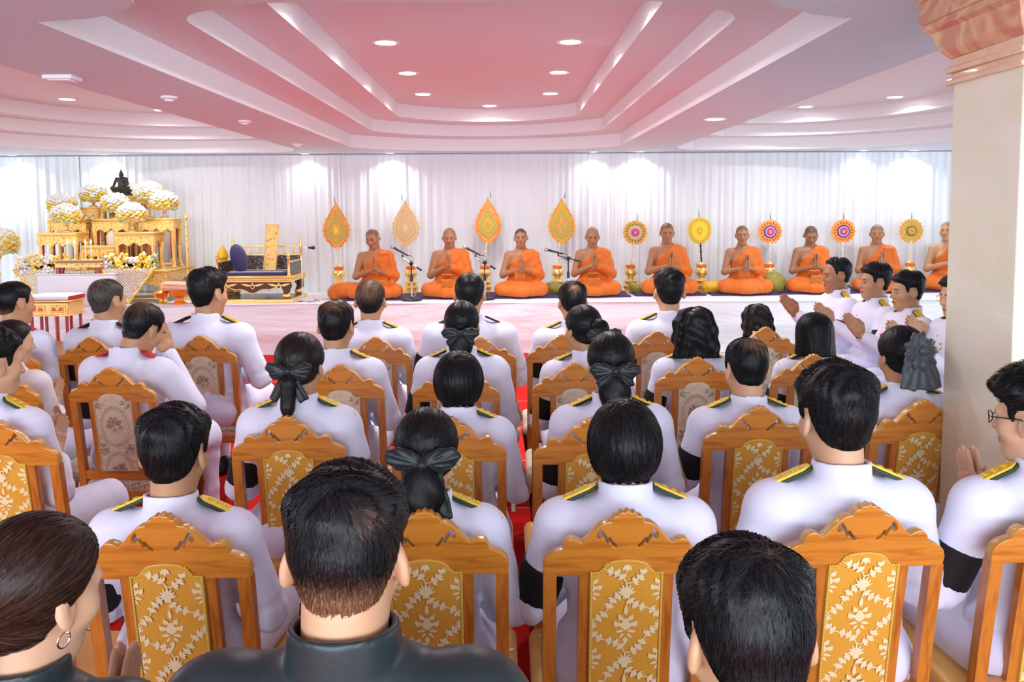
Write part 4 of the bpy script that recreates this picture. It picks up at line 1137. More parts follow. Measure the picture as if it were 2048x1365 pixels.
def altar_table(label, x0, x1, yf, zt, zb, depth=.34, group='golden altar tables', apron=.09, simple=False):
    w = x1-x0; h = zt-zb; root = empty('altar_table', ((x0+x1)/2, yf+depth/2, zb)); tag(root, label, 'altar table', group)
    m = MB(); m.box((0, 0, h-.009), (w+.03, depth+.03, .018), .005); m.box((0, 0, h-.026), (w+.012, depth+.012, .016), .006); m.box((0, 0, h-.044), (w+.022, depth+.022, .014), .005); m.build('table_top', 'goldplain', root)
    hw = w/2; n = 16; low = []
    for i in range(n+1):
        t = -1+2*i/n; low.append((t*(hw-.03), -apron-.05+.045*abs(math.cos(t*math.pi*1.5))+.02*(abs(t) < .12)))
    O = [(hw, 0), (-hw, 0), (-hw, -apron-.055)]+low+[(hw, -apron-.055)]
    for s in (-1, 1):
        V, F_ = plate_vf([O], .022, .003); MB().add([(x, y+s*(depth/2-.008), z+h-.05) for x, y, z in V], F_).build('apron', 'gold', root, smooth=30)
    for s in (-1, 1):
        d = depth/2-.01; O2 = [(d, 0), (-d, 0), (-d, -apron-.03), (-d*.5, -apron*.7), (0, -apron), (d*.5, -apron*.7), (d, -apron-.03)]
        V, F_ = plate_vf([O2], .022, .003); MB().add([(s*(hw-.012)-y, x, z+h-.05) for x, y, z in V], F_).build('side_apron', 'gold', root, smooth=30)
    for sx in (-1, 1):
        for sy in (-1, 1):
            X, Y = sx*(hw-.024), sy*(depth/2-.024)
            m = MB(); m.tube([(X, Y, h-.06), (X+sx*.006, Y+sy*.006, h*.75), (X-sx*.004, Y-sy*.004, h*.45), (X-sx*.006, Y-sy*.006, h*.22), (X+sx*.004, Y+sy*.004, .03), (X+sx*.010, Y+sy*.010, 0)], [.036, .034, .026, .021, .024, .034], 8)
            lg = m.build('leg', 'gold', root)
            m = MB(); m.box((X-sx*.030, Y, h*.5), (.012, .036, h*.62), .003); m.build('lacquered_inner_face', 'redlac', lg)
    m = MB(); m.box((0, -depth/2+.03, .05), (w-.06, .016, .018), .004); m.box((0, depth/2-.03, .05), (w-.06, .016, .018), .004); m.build('stretcher', 'goldplain', root)
    return root

def flower_ball(label, c, zb, r=.165, seed=0, warm=False):
    """dome of blooms on a small gilt stand that reaches down to zb"""
    root = empty('flower_arrangement', (c[0], c[1], zb)); tag(root, label, 'flowers', 'domed flower arrangements on the altar'); H = c[2]-zb
    m = MB(); b = H-r*.55; m.lathe([(.055, 0), (.055, .015), (.022, .03), (.018, b*.5), (.028, b*.55), (.018, b*.62), (.03, b*.85), (.075, b), (.07, b+.02)], n=16); m.build('stand', 'goldpale', root)
    rd = random.Random(seed); wm, ym = MB(), MB(); n = 105
    for i in range(n):
        z = 1-2*(i+.5)/n*.86; rr = math.sqrt(max(0, 1-z*z)); a = i*2.39996+seed; px, py, pz = r*rr*math.cos(a), r*rr*math.sin(a), H+r*.80*z
        s = .030*rd.uniform(.8, 1.25); wht = z+rd.uniform(-.35, .35) > (.55 if warm else .02)
        tgt = wm if wht else ym; mi = 0 if wht or rd.random() < .55 else 1
        for k in range(5):
            b2 = k*1.2566+rd.random(); tgt.ball((px+s*.55*math.cos(b2), py+s*.55*math.sin(b2), pz+s*.3*rd.uniform(-1, 1)), (s*.62, s*.62, s*.5), 6, mi, .25, rd.randrange(9999))
    ym.ball((0, 0, H-.012), (r*.92, r*.92, r*.70), 14, 1); wm.ball((0, 0, H+.022), (r*.93, r*.93, r*.70), 14)
    wm.build('white_petals', 'petalwhite', root, fix=False, smooth=180); ym.build('yellow_petals', ['petalyellow', 'petalpeach'], root, fix=False, smooth=180)
    m = MB()
    for k in range(14):
        a = rd.uniform(0, 6.28); m.ball((r*.92*math.cos(a), r*.92*math.sin(a), H-r*.55+rd.uniform(-.03, .05)), (.03, .03, .012), 6, 0, .2, k)
    m.tube([(r*.9*math.cos(i*.4488), r*.9*math.sin(i*.4488), H-r*.55+.01) for i in range(15)], .008, 5)
    m.build('leaf_fringe', 'leafpale', root, fix=False)
    return root

def swag(label, x0, x1, y, zt, tip, seed, group='flower swags with jasmine nets'):
    root = empty('flower_swag', ((x0+x1)/2, y, zt)); tag(root, label, 'flower swag', group); cx = (x0+x1)/2; w = x1-x0
    rd = random.Random(seed); ms = {k: MB() for k in ('white_petals', 'yellow_petals', 'green_petals')}
    for i in range(58):
        t = rd.random(); x = -w/2+w*t; z = rd.uniform(-.02, .19)-.04*abs(t-.5); s = rd.uniform(.024, .042)
        k = ('yellow_petals' if math.sin(t*13+seed*2) > -.15 else 'white_petals' if math.sin(t*9+seed) > -.35 else 'green_petals')
        for q in range(6):
            a = q*1.05+rd.random(); ms[k].ball((x+s*.6*math.cos(a), rd.uniform(-.06, .05)-.02*(z < .1), z+s*.6*math.sin(a)), s*.6, 6, rd.randrange(2) if k == 'yellow_petals' else 0, .25, rd.randrange(9999))
    for q in ms.values(): q.tube([(-w/2+w*i/8, -.02, .07+.02*math.sin(i)) for i in range(9)], .032, 6)
    for k, mm in (('white_petals', 'petalwhite'), ('yellow_petals', ['petalyellow', 'petalpeach']), ('green_petals', 'leafpale')): ms[k].build(k, mm, root, fix=False, smooth=180)
    A, Bp, Cc = (x0-cx+.0, .02), (x1-cx, .02), (tip[0]-cx, tip[1]-zt); m = MB()
    def inside(p):
        def cr(a, b): return (b[0]-a[0])*(p[1]-a[1])-(b[1]-a[1])*(p[0]-a[0])
        s1, s2, s3 = cr(A, Bp), cr(Bp, Cc), cr(Cc, A); return (s1 <= 0 and s2 <= 0 and s3 <= 0) or (s1 >= 0 and s2 >= 0 and s3 >= 0)
    st = .036
    for d in (1, -1):
        for k in range(-40, 40):
            run = []
            for q in range(-60, 60):
                p = ((q+k)*st/2*1.0, d*(q-k)*st/2-.2) if d > 0 else ((q+k)*st/2, -(q-k)*st/2-.2)
                if inside(p): run.append(p)
                elif len(run) > 1: break
                else: run = []
            if len(run) > 1: m.tube([(p[0], -.075+.004*d, p[1]) for p in run], .0068, 5)
    m.build('jasmine_net', 'net', root, fix=False, smooth=180)
    m = MB()
    for a, b in ((A, Cc), (Bp, Cc)):
        n = int(math.hypot(a[0]-b[0], a[1]-b[1])/.017)
        for i in range(n+1): t = i/n; m.ball((a[0]+(b[0]-a[0])*t+rd.uniform(-.006, .006), -.08+rd.uniform(-.01, .01), a[1]+(b[1]-a[1])*t), rd.uniform(.013, .021), 6, rd.randrange(2), .25, i)
    m.build('marigold_edge', ['petalyellow', 'petalpeach'], root, fix=False, smooth=180)
    return root

def buddha(x, y, z):
    root = empty('seated_statue', (x, y, z)); tag(root, 'dark bronze seated statue in meditation on the topmost golden altar table', 'statue')
    m = MB(); m.lathe([(.135, 0), (.145, .012), (.130, .03), (.115, .042), (.130, .06), (.140, .078), (.128, .085)], n=28, sy=.72); m.build('lotus_base', 'bronze', root)
    f = SDF((-.17, -.13, .075), (.17, .12, .40), .004)
    for s in (1, -1): f.put(K((s*.04, .02, .105), (s*.105, -.045, .10), .030, .024)); f.put(K((s*.105, -.05, .098), (s*-.05, -.075, .098), .022, .017))
    f.put(E((0, 0, .16), (.048, .036, .07))); f.put(E((0, 0, .215), (.064, .040, .035)), .03); f.put(K((-.05, 0, .232), (.05, 0, .232), .019), .015)
    f.put(K((-.068, 0, .228), (-.088, -.01, .165), .019, .015)); f.put(K((-.088, -.01, .165), (-.095, -.065, .115), .014, .011))
    f.put(K((.068, 0, .228), (.085, -.01, .16), .019, .015)); f.put(K((.085, -.01, .16), (.01, -.075, .125), .014, .011))
    f.put(K((0, 0, .24), (0, 0, .265), .017)); f.put(E((0, -.004, .290), (.026, .028, .034)), .008); f.put(E((0, 0, .326), (.016, .016, .014)), .008); f.put(K((0, 0, .335), (0, 0, .372), .008, .002), .006)
    f.put(K((-.027, 0, .29), (-.028, 0, .268), .005)); f.put(K((.027, 0, .29), (.028, 0, .268), .005)); f.put(K((0, -.03, .292), (0, -.034, .284), .004), .004)
    V, Q = f.nets(1); link('figure', new_mesh('figure', V, Q, 'bronze', smooth=180), root)

def lathe_thing(name, label, cat, loc, parts, group=None):
    r = empty(name, loc); tag(r, label, cat, group)
    for nm, prof, m in parts: MB().lathe(prof, n=28).build(nm, m, r)
    return r

def build_altar():
    g = 'golden altar tables'
    altar_table('wide golden base table under the whole altar, net swags over its front corners', -6.12, -4.30, 10.42, 1.05, SZ, .95, g, .12)
    b = 1.052
    altar_table('golden altar table at the front left of the altar, red inner legs showing', -5.93, -5.44, 10.50, 1.53, b, .30, g)
    altar_table('golden altar table at the front right of the altar, below the right-hand white dome flowers', -4.96, -4.46, 10.50, 1.53, b, .30, g)
    altar_table('lowest small golden table in the middle of the altar, behind the candles', -5.41, -4.99, 10.56, 1.36, b, .26, g, .06)
    altar_table('golden altar table standing at the back left under two flower domes', -5.98, -5.50, 10.84, 1.70, b, .26, g)
    altar_table('middle golden altar table in front of the mauve framed board', -5.40, -4.92, 10.84, 1.70, b, .26, g)
    altar_table('golden altar table at the back right with a long red rear leg', -4.80, -4.34, 10.84, 1.70, b, .26, g)
    altar_table('tall narrow golden table between the flower domes on the left of the statue table', -5.80, -5.46, 11.12, 1.85, b, .22, g, .06)
    altar_table('topmost golden altar table that carries the dark bronze statue', -5.42, -4.90, 11.12, 2.005, b, .28, g, .07)
    buddha(-5.19, 11.26, 2.006)
    F = [((-5.56, 11.22, 2.035), 1.852, 'flower dome second highest on the left, on the tall narrow table', 1), ((-5.86, 10.97, 1.90), 1.702, 'leftmost flower dome on the altar, peach and white', 2), ((-5.62, 10.62, 1.76), 1.532, 'lower left flower dome with bright yellow underside', 3),
         ((-5.14, 10.95, 1.90), 1.702, 'middle flower dome just below the bronze statue', 4), ((-4.78, 10.62, 1.765), 1.532, 'lower right flower dome in front of the back right table', 5), ((-4.72, 11.0, 2.055), 1.702, 'highest flower dome on the right of the bronze statue', 6), ((-4.50, 10.95, 1.925), 1.702, 'rightmost flower dome on the altar, yellow below white', 7)]
    for c, zb, l, sd in F: flower_ball(l, c, zb, .158, sd)
    flower_ball('large yellow flower dome at the left edge on a tall stand beside the altar', (-6.60, 10.75, 1.40), SZ, .24, 9, True)
    swag('left flower swag with hanging white net on the front left corner of the altar', -6.10, -5.56, 10.33, 1.06, (-5.80, .72), 1)
    swag('right flower swag with pointed white lattice net and yellow edge', -5.02, -4.36, 10.33, 1.07, (-4.70, .66), 2)
    # mauve framed board with ivory pot
    r = empty('framed_board', (-5.14, 11.03, 1.052)); tag(r, 'mauve framed board standing upright below the middle altar table', 'board'); MB().box((0, .06, .28), (.52, .02, .56), .004).build('panel', 'mauve', r); MB().box((.04, .045, .28), (.02, .02, .52), .004).build('stile', 'mauve', r)
    lathe_thing('ivory_urn', 'ivory white urn in front of the mauve framed board', 'urn', (-5.16, 10.93, 1.362 if False else 1.052), [('body', [(.07, 0), (.09, .04), (.10, .25), (.105, .42), (.085, .47)], 'ivorypot'), ('lid', [(.09, .47), (.07, .50), (.02, .52)], 'ivorypot')])
    # white-cloth table with the incense box, candles and holders
    r = empty('offering_table', (-5.30, 10.24, SZ)); tag(r, 'low table under a plain white cloth below the candles', 'table'); MB().box((0, 0, .19), (.95, .15, .38), .015).build('white_cloth', 'stagetop', r); MB().box((0, 0, .384), (.97, .16, .012), .005).build('table_top', 'stagetop', r)
    r = empty('incense_table', (-5.27, 10.24, SZ+.391)); tag(r, 'small gold and red box table holding four lit candles', 'table')
    m = MB(); m.box((0, 0, .10), (.56, .14, .05), .004); m.box((0, 0, .165), (.58, .15, .012), .003); m.box((0, 0, .125), (.60, .15, .012), .003); m.build('gold_box', 'gold', r)
    m = MB(); m.box((0, 0, .145), (.55, .13, .03), .003); m.build('mauve_band', 'mauve', r)
    for sx in (-1, 1):
        for sy in (-1, 1): MB().box((sx*.25, sy*.05, .037), (.045, .035, .075), .004).build('leg', 'redlac', r)
    m = MB()
    for i in range(11): m.ball((-.17+.034*i, -.03, .022), (.016, .016, .021), 8)
    m.build('bead_row', 'ivorypot', r)
    for i, x in enumerate((-5.42, -5.335, -5.20, -5.13)):
        c = empty('candle', (x, 10.24, SZ+.391+.171)); tag(c, ('leftmost lit candle on the incense table', 'second lit candle from the left on the incense table', 'third lit candle from the left on the incense table', 'rightmost lit candle on the incense table')[i], 'candle', 'candles on the incense table')
        MB().lathe([(.022, 0), (.022, .008), (.008, .02), (.016, .045), (.010, .05)], n=14).build('holder', 'goldplain', c); MB().lathe([(.0075, .045), (.0065, .20)], n=10).build('wax_stick', 'wax', c); MB().lathe([(.002, .20), (.010, .215), (.007, .23), (.001, .25)], n=10).build('flame', 'flame', c)
    for i, x in enumerate((-5.47, -5.26, -5.06)):
        lathe_thing('votive_vase', ('gold votive vase at the left end of the incense table', 'gold votive vase between the candle pairs', 'gold votive vase at the right end of the incense table')[i], 'vase', (x, 10.27, SZ+.391+.171), [('bowl', [(.02, 0), (.012, .02), (.026, .05), (.03, .07), (.022, .075)], 'goldplain'), ('rim', [(.027, .072), (.034, .08), (.03, .084)], 'goldplain')], 'gold votive vases')
    # tall gold pole
    r = empty('gold_pole', (-4.12, 10.7, SZ)); tag(r, 'tall thin golden pole standing right of the altar tables', 'pole'); MB().lathe([(.06, 0), (.06, .02), (.02, .04)], n=18).build('base', 'gold', r); m = MB(); m.box((0, 0, .55), (.034, .034, 1.02), .006); m.build('shaft', 'gold', r); MB().lathe([(.02, 1.06), (.024, 1.08), (.004, 1.16)], n=12).build('finial', 'goldplain', r)
    # kneeler in front of the stage
    r = empty('kneeling_stool', (-5.22, 9.55, .0)); tag(r, 'gold and red padded stool on tall legs on the floor in front of the altar', 'stool')
    m = MB(); m.box((0, 0, .775), (.50, .40, .018), .005); m.box((0, 0, .690), (.46, .36, .14), .006); m.box((0, 0, .613), (.49, .39, .016), .004); m.build('frieze', 'goldplain', r)
    for s in (-1, 1):
        fr = MB(); fr.box((s*.115, -.183, .690), (.18, .008, .085), .003); p = fr.build('frieze_panel', 'gold', r); q = MB()
        for k in (-1, 1): q.add([(s*.115+k*.04-.03, -.189, .665), (s*.115+k*.04+.03, -.189, .665), (s*.115+k*.04+.022, -.189, .69), (s*.115+k*.04, -.189, .712), (s*.115+k*.04-.022, -.189, .69)], [(0, 1, 2, 3, 4)])
        q.build('red_petal', 'fanred', p, smooth=None, fix=False)
    f = SDF((-.28, -.24, .76), (.28, .24, .88), .01); f.put(B((0, 0, .815), (.245, .195, .03), .025)); V, Q = f.nets(2); link('cushion', new_mesh('cushion', V, Q, 'stagetop', smooth=180), r)
    MB().box((.243, 0, .81), (.012, .36, .045), .004).build('cushion_side', 'epred', r)
    for sx in (-1, -.45, .45, 1):
        for sy in (-1, 1): MB().box((sx*.20, sy*.15, .30), (.028, .028, .605), .003).build('leg', 'redlac', r)
    MB().lathe([(.045, 0), (.04, .04), (.022, .08), (.026, .3), (.022, .56), (.035, .605)], n=14).build('centre_column', 'goldplain', r)
    m = MB(); m.box((0, -.15, .16), (.42, .02, .02), .003); m.box((0, .15, .16), (.42, .02, .02), .003); m.build('stretcher', 'goldplain', r)

def build_pulpit():
    x0, x1, yf, d = -3.66, -2.70, 10.32, .72; cx = (x0+x1)/2; w = x1-x0
    r = empty('pulpit_bench', (cx, yf+d/2, SZ)); tag(r, 'low gilded bench with dark inlaid back and scrolled legs beside the altar', 'bench')
    m = MB(); m.box((0, 0, .022), (w+.06, d+.04, .044), .006); m.build('plinth', 'goldplain', r); MB().box((0, 0, .046), (w+.0, d-.02, .006), .001).build('plinth_panel', 'brownlac', r)
    m = MB(); m.box((0, 0, .322), (w+.05, d+.04, .022), .008); m.box((0, 0, .293), (w+.02, d+.01, .034), .006); m.box((0, 0, .268), (w+.04, d+.03, .016), .005); m.build('seat_moulding', 'goldplain', r)
    m = MB()
    for i in range(52): m.box((-w/2+.01+i*(w-.02)/51, -d/2-.007, .293), (.010, .006, .026), .002)
    m.build('fluting', 'goldpale', r, fix=False)
    hw = w/2-.01; n = 20; low = [(-hw+.12+(2*hw-.24)*i/n, -.095+.035*math.cos(2*math.pi*i/n*1.0)+.015*math.cos(6*math.pi*i/n)) for i in range(n+1)]
    O = [(hw, 0), (-hw, 0), (-hw, -.13), (-hw+.08, -.13)]+low+[(hw-.08, -.13), (hw, -.13)]
    for s in (-1, 1):
        V, F_ = plate_vf([O], .02, .002); a = MB().add([(x, y+s*(d/2-.015), z+.26) for x, y, z in V], F_).build('apron', 'brownlac', r, smooth=30)
        if s < 0:
            m = MB()
            for c in (-hw+.14, 0, hw-.14):
                for P in [leaf_pts(c, -.055, math.pi/2+k, .05-.008*abs(k), .026) for k in (-2.2, -1.1, 0, 1.1, 2.2)]+[leaf_pts(c+q*.02, -.05, math.pi/2-q*1.35, .13, .028) for q in (-1, 1)]+[leaf_pts(c, -.05, -math.pi/2, .045, .03)]: m.add([(x, -d/2+.0035, z+.26) for x, z in P], [tuple(range(8))])
            m.build('gilt_leafwork', 'goldplain', a, fix=False, smooth=None)
            m = MB(); m.tube([(x, -d/2+.004, z+.26) for x, z in low], .007, 6); m.build('gilt_edge', 'goldplain', a)
    for sx in (-1, 1):
        for sy in (-1, 1):
            X, Y = sx*(hw-.045), sy*(d/2-.06); m = MB(); m.tube([(X, Y, .26), (X+sx*.01, Y, .20), (X-sx*.005, Y, .14), (X-sx*.03, Y, .10), (X-sx*.02, Y, .07)], [.05, .048, .036, .028, .026], 10); L = m.build('leg', 'brownlac', r)
            MB().ball((X-sx*.015, Y, .082), (.055, .045, .038), 12).build('gilt_foot', 'goldplain', L)
    for (px, py, ph) in ((-hw+.02, -d/2+.05, .28), (hw-.02, -d/2+.05, .28), (-hw+.02, d/2-.04, .44), (hw-.02, d/2-.04, .44)):
        MB().lathe([(.020, .332), (.024, .345), (.016, .36), (.016, .33+ph*.75), (.024, .33+ph*.8), (.014, .33+ph*.86), (.022, .33+ph*.92), (.004, .33+ph*1.12)], c=(px, py, 0), n=14).build('post', 'goldplain', r)
    m = MB(); m.box((0, d/2-.04, .68), (w-.06, .022, .022), .005); m.box((0, d/2-.04, .565), (w-.06, .022, .018), .005); m.build('top_rail', 'goldplain', r)
    for i in range(7): MB().lathe([(.006, .575), (.010, .59), (.006, .62), (.010, .65), (.006, .67)], c=(-w/2+.12+i*(w-.24)/6, d/2-.04, 0), n=8).build('spindle', 'goldplain', r)
    MB().box((0, d/2-.045, .45), (w-.07, .014, .215), .003).build('back_panel', 'darkpanel', r)
    for s in (-1, 1):
        MB().box((s*(hw-.02), 0, .42), (.014, d-.13, .15), .003).build('side_panel', 'darkpanel', r); MB().box((s*(hw-.02), 0, .505), (.022, d-.11, .02), .004).build('side_rail', 'goldplain', r)
    cu = empty('seat_cushion_navy', (cx+.02, yf+.32, SZ+.334)); cu.name = 'navy_cushion'; tag(cu, 'flat navy velvet cushion with gold border on the gilded bench', 'cushion')
    f = SDF((-.42, -.27, -.01), (.42, .27, .08), .009); f.put(B((0, 0, .022), (.385, .23, .022), .02)); V, Q = f.nets(1); link('velvet_pad', new_mesh('pad', V, Q, 'navy', smooth=180), cu)
    m = MB(); m.tube([(-.34, -.19, .045), (.34, -.19, .045), (.34, .19, .045), (-.34, .19, .045), (-.34, -.19, .045)], .006, 6); m.build('gold_border', 'goldplain', cu)
    rc = empty('round_cushion', (cx-.25, yf+.30, SZ+.380)); tag(rc, 'round navy cushion leaning on the left side of the gilded bench', 'cushion'); f = SDF((-.24, -.24, -.06), (.24, .24, .06), .01); f.put(E((0, 0, 0), (.185, .185, .045))); V, Q = f.nets(1)
    link('velvet_pad', new_mesh('pad', V, Q, 'navy', smooth=180), rc); rc.rotation_euler = (0, math.radians(76), math.radians(-14)); rc.location.z = SZ+.335+.205
    m = MB(); m.tube([(.185*math.cos(a), .185*math.sin(a), 0) for a in [2*math.pi*i/32 for i in range(33)]], .008, 6); m.build('piping', 'navy', rc)
    # carved stand for palm-leaf books leaning on the back
    r = empty('carved_board', (cx+.10, yf+.44, SZ+.37)); tag(r, 'tall narrow carved golden board leaning against the back of the bench', 'board'); m = MB(); m.box((0, 0, .305), (.165, .022, .61), .004); m.build('carved_panel', 'gold', r)
    m = MB(); [m.box((s*.078, -.008, .305), (.016, .02, .61), .004) for s in (-1, 1)]; m.box((0, -.008, .602), (.165, .02, .016), .003); m.box((0, -.008, .01), (.165, .02, .016), .003); m.build('frame', 'goldpale', r); r.rotation_euler = (-.08, math.radians(4), 0)
    # gooseneck microphone right of bench
    r = empty('gooseneck_microphone', (-2.56, 10.34, SZ)); tag(r, 'thin chrome gooseneck microphone on a floor stand right of the gilded bench', 'microphone')
    MB().lathe([(.08, 0), (.08, .012), (.02, .02)], n=20).build('base', 'metal', r); m = MB(); m.tube([(0, 0, .02), (0, 0, .56), (.01, 0, .63), (.035, -.01, .675), (.07, -.015, .688), (.09, -.02, .688)], .0055, 8); m.build('gooseneck', 'metal', r)
    m = MB(); m.tube([(.09, -.02, .688), (.115, -.022, .688), (.15, -.026, .687)], [.011, .013, .022], 10); m.ball((.158, -.027, .687), .024, 10); m.build('mic_head', 'blackmetal', r); m = MB(); m.tube([(.02, 0, .006), (.1, -.02, .008), (.16, .05, .012), (.13, .1, .03), (.2, .06, .008)], .004, 6); m.build('cable', 'blackmetal', r)
    # things between altar and bench
    lathe_thing('gold_bowl', 'gold pedestal bowl with a lid on the stage right of the altar', 'bowl', (-4.29, 10.25, SZ), [('bowl', [(.06, 0), (.065, .01), (.03, .035), (.03, .06), (.085, .09), (.10, .14), (.095, .15)], 'brass'), ('lid', [(.095, .15), (.07, .175), (.02, .19), (.012, .205)], 'brass')])
    lathe_thing('pedestal_tray', 'bright orange pedestal tray carrying a folded peach cloth', 'tray', (-4.06, 10.24, SZ), [('foot', [(.085, 0), (.085, .012), (.05, .04), (.045, .075), (.055, .085)], 'orangelac'), ('bowl', [(.055, .085), (.11, .115), (.125, .17), (.115, .175), (.05, .12)], 'orangelac')])
    f = SDF((-.24, -.16, 0), (.24, .16, .14), .009); f.put(B((0, 0, .055), (.20, .12, .05), .025)); f.put(E((-.10, 0, .10), (.09, .11, .02)), .03); x, y, z = f.grid(); f.d += (.004*np.sin(120*z+8*x)).astype(np.float32); V, Q = f.nets(1)
    tag(link('folded_cloth', new_mesh('folded_cloth', V, Q, 'peach', smooth=180), loc=(-4.05, 10.24, SZ+.166)), 'folded peach cloth bundle lying on the orange pedestal tray', 'cloth')
    r = empty('sign_board', (-3.86, 10.42, SZ)); tag(r, 'small yellow sign board with dark brush strokes behind the peach cloth', 'sign'); MB().box((0, 0, .26), (.24, .015, .30), .004).build('panel', 'yellow', r); MB().box((0, .03, .06), (.16, .08, .12), .004).build('foot', 'goldpale', r)
    m = MB(); [m.tube([(-.04+.0*i, -.009, .30-.028*i), (.02, -.010, .315-.026*i), (.10, -.009, .30-.028*i)], .006, 5) for i in range(4)]; m.build('brush_strokes', 'black', r)
    lathe_thing('alms_bowl', 'dark round alms bowl standing behind the sign board', 'bowl', (-3.72, 10.60, SZ), [('stand', [(.10, 0), (.11, .12), (.06, .15), (.09, .28), (.10, .30)], 'goldpale'), ('bowl', [(.10, .30), (.135, .33), (.135, .37), (.12, .38), (.11, .38)], 'brownlac'), ('lid', [(.12, .38), (.09, .392), (.02, .396)], 'redlac')])
    lathe_thing('gold_tiered_vessel', 'tall tiered golden vessel with a bud top left of the bench', 'vessel', (-3.76, 10.98, SZ), [('base', [(.16, 0), (.16, .03), (.12, .06), (.13, .09), (.10, .13), (.11, .16), (.08, .20), (.09, .23), (.06, .27), (.06, .33)], 'goldplain'), ('body', [(.06, .33), (.10, .38), (.105, .43), (.07, .47), (.05, .49)], 'goldplain'), ('bud', [(.045, .49), (.075, .54), (.06, .60), (.03, .66), (.01, .69)], 'yellowcloth')])

def teardrop(w, h, lobes=0, top=.0, bot=.12, depth=.06):
    """outline with its point at (0, h): half width w, lobed flanks"""
    P = []; n = 70
    for i in range(n+1):
        t = i/n; z = t*h
        base = w*(math.sin(math.pi*min(1, (t/.74)))**.8 if t < .37 else (math.cos(math.pi/2*((t-.37)/.63))**1.35))
        if lobes and t < .93:
            q = (t*lobes) % 1; base *= 1-depth*(.5+.5*math.cos(2*math.pi*q))
        P.append((max(base, .003), z))
    P[0] = (.004, 0)
    return P+[(-x, z) for x, z in reversed(P[1:-1])]+[]

def disc(r, teeth=0, amp=.0, n=None):
    n = n or (teeth*6 if teeth else 40); return [(r*(1+amp*(abs(((i/n*teeth) % 1)-.5)*2 if teeth else 0)-amp/2*(1 if teeth else 0))*math.cos(2*math.pi*i/n), r*(1+amp*(abs(((i/n*teeth) % 1)-.5)*2 if teeth else 0)-amp/2*(1 if teeth else 0))*math.sin(2*math.pi*i/n)) for i in range(n)]

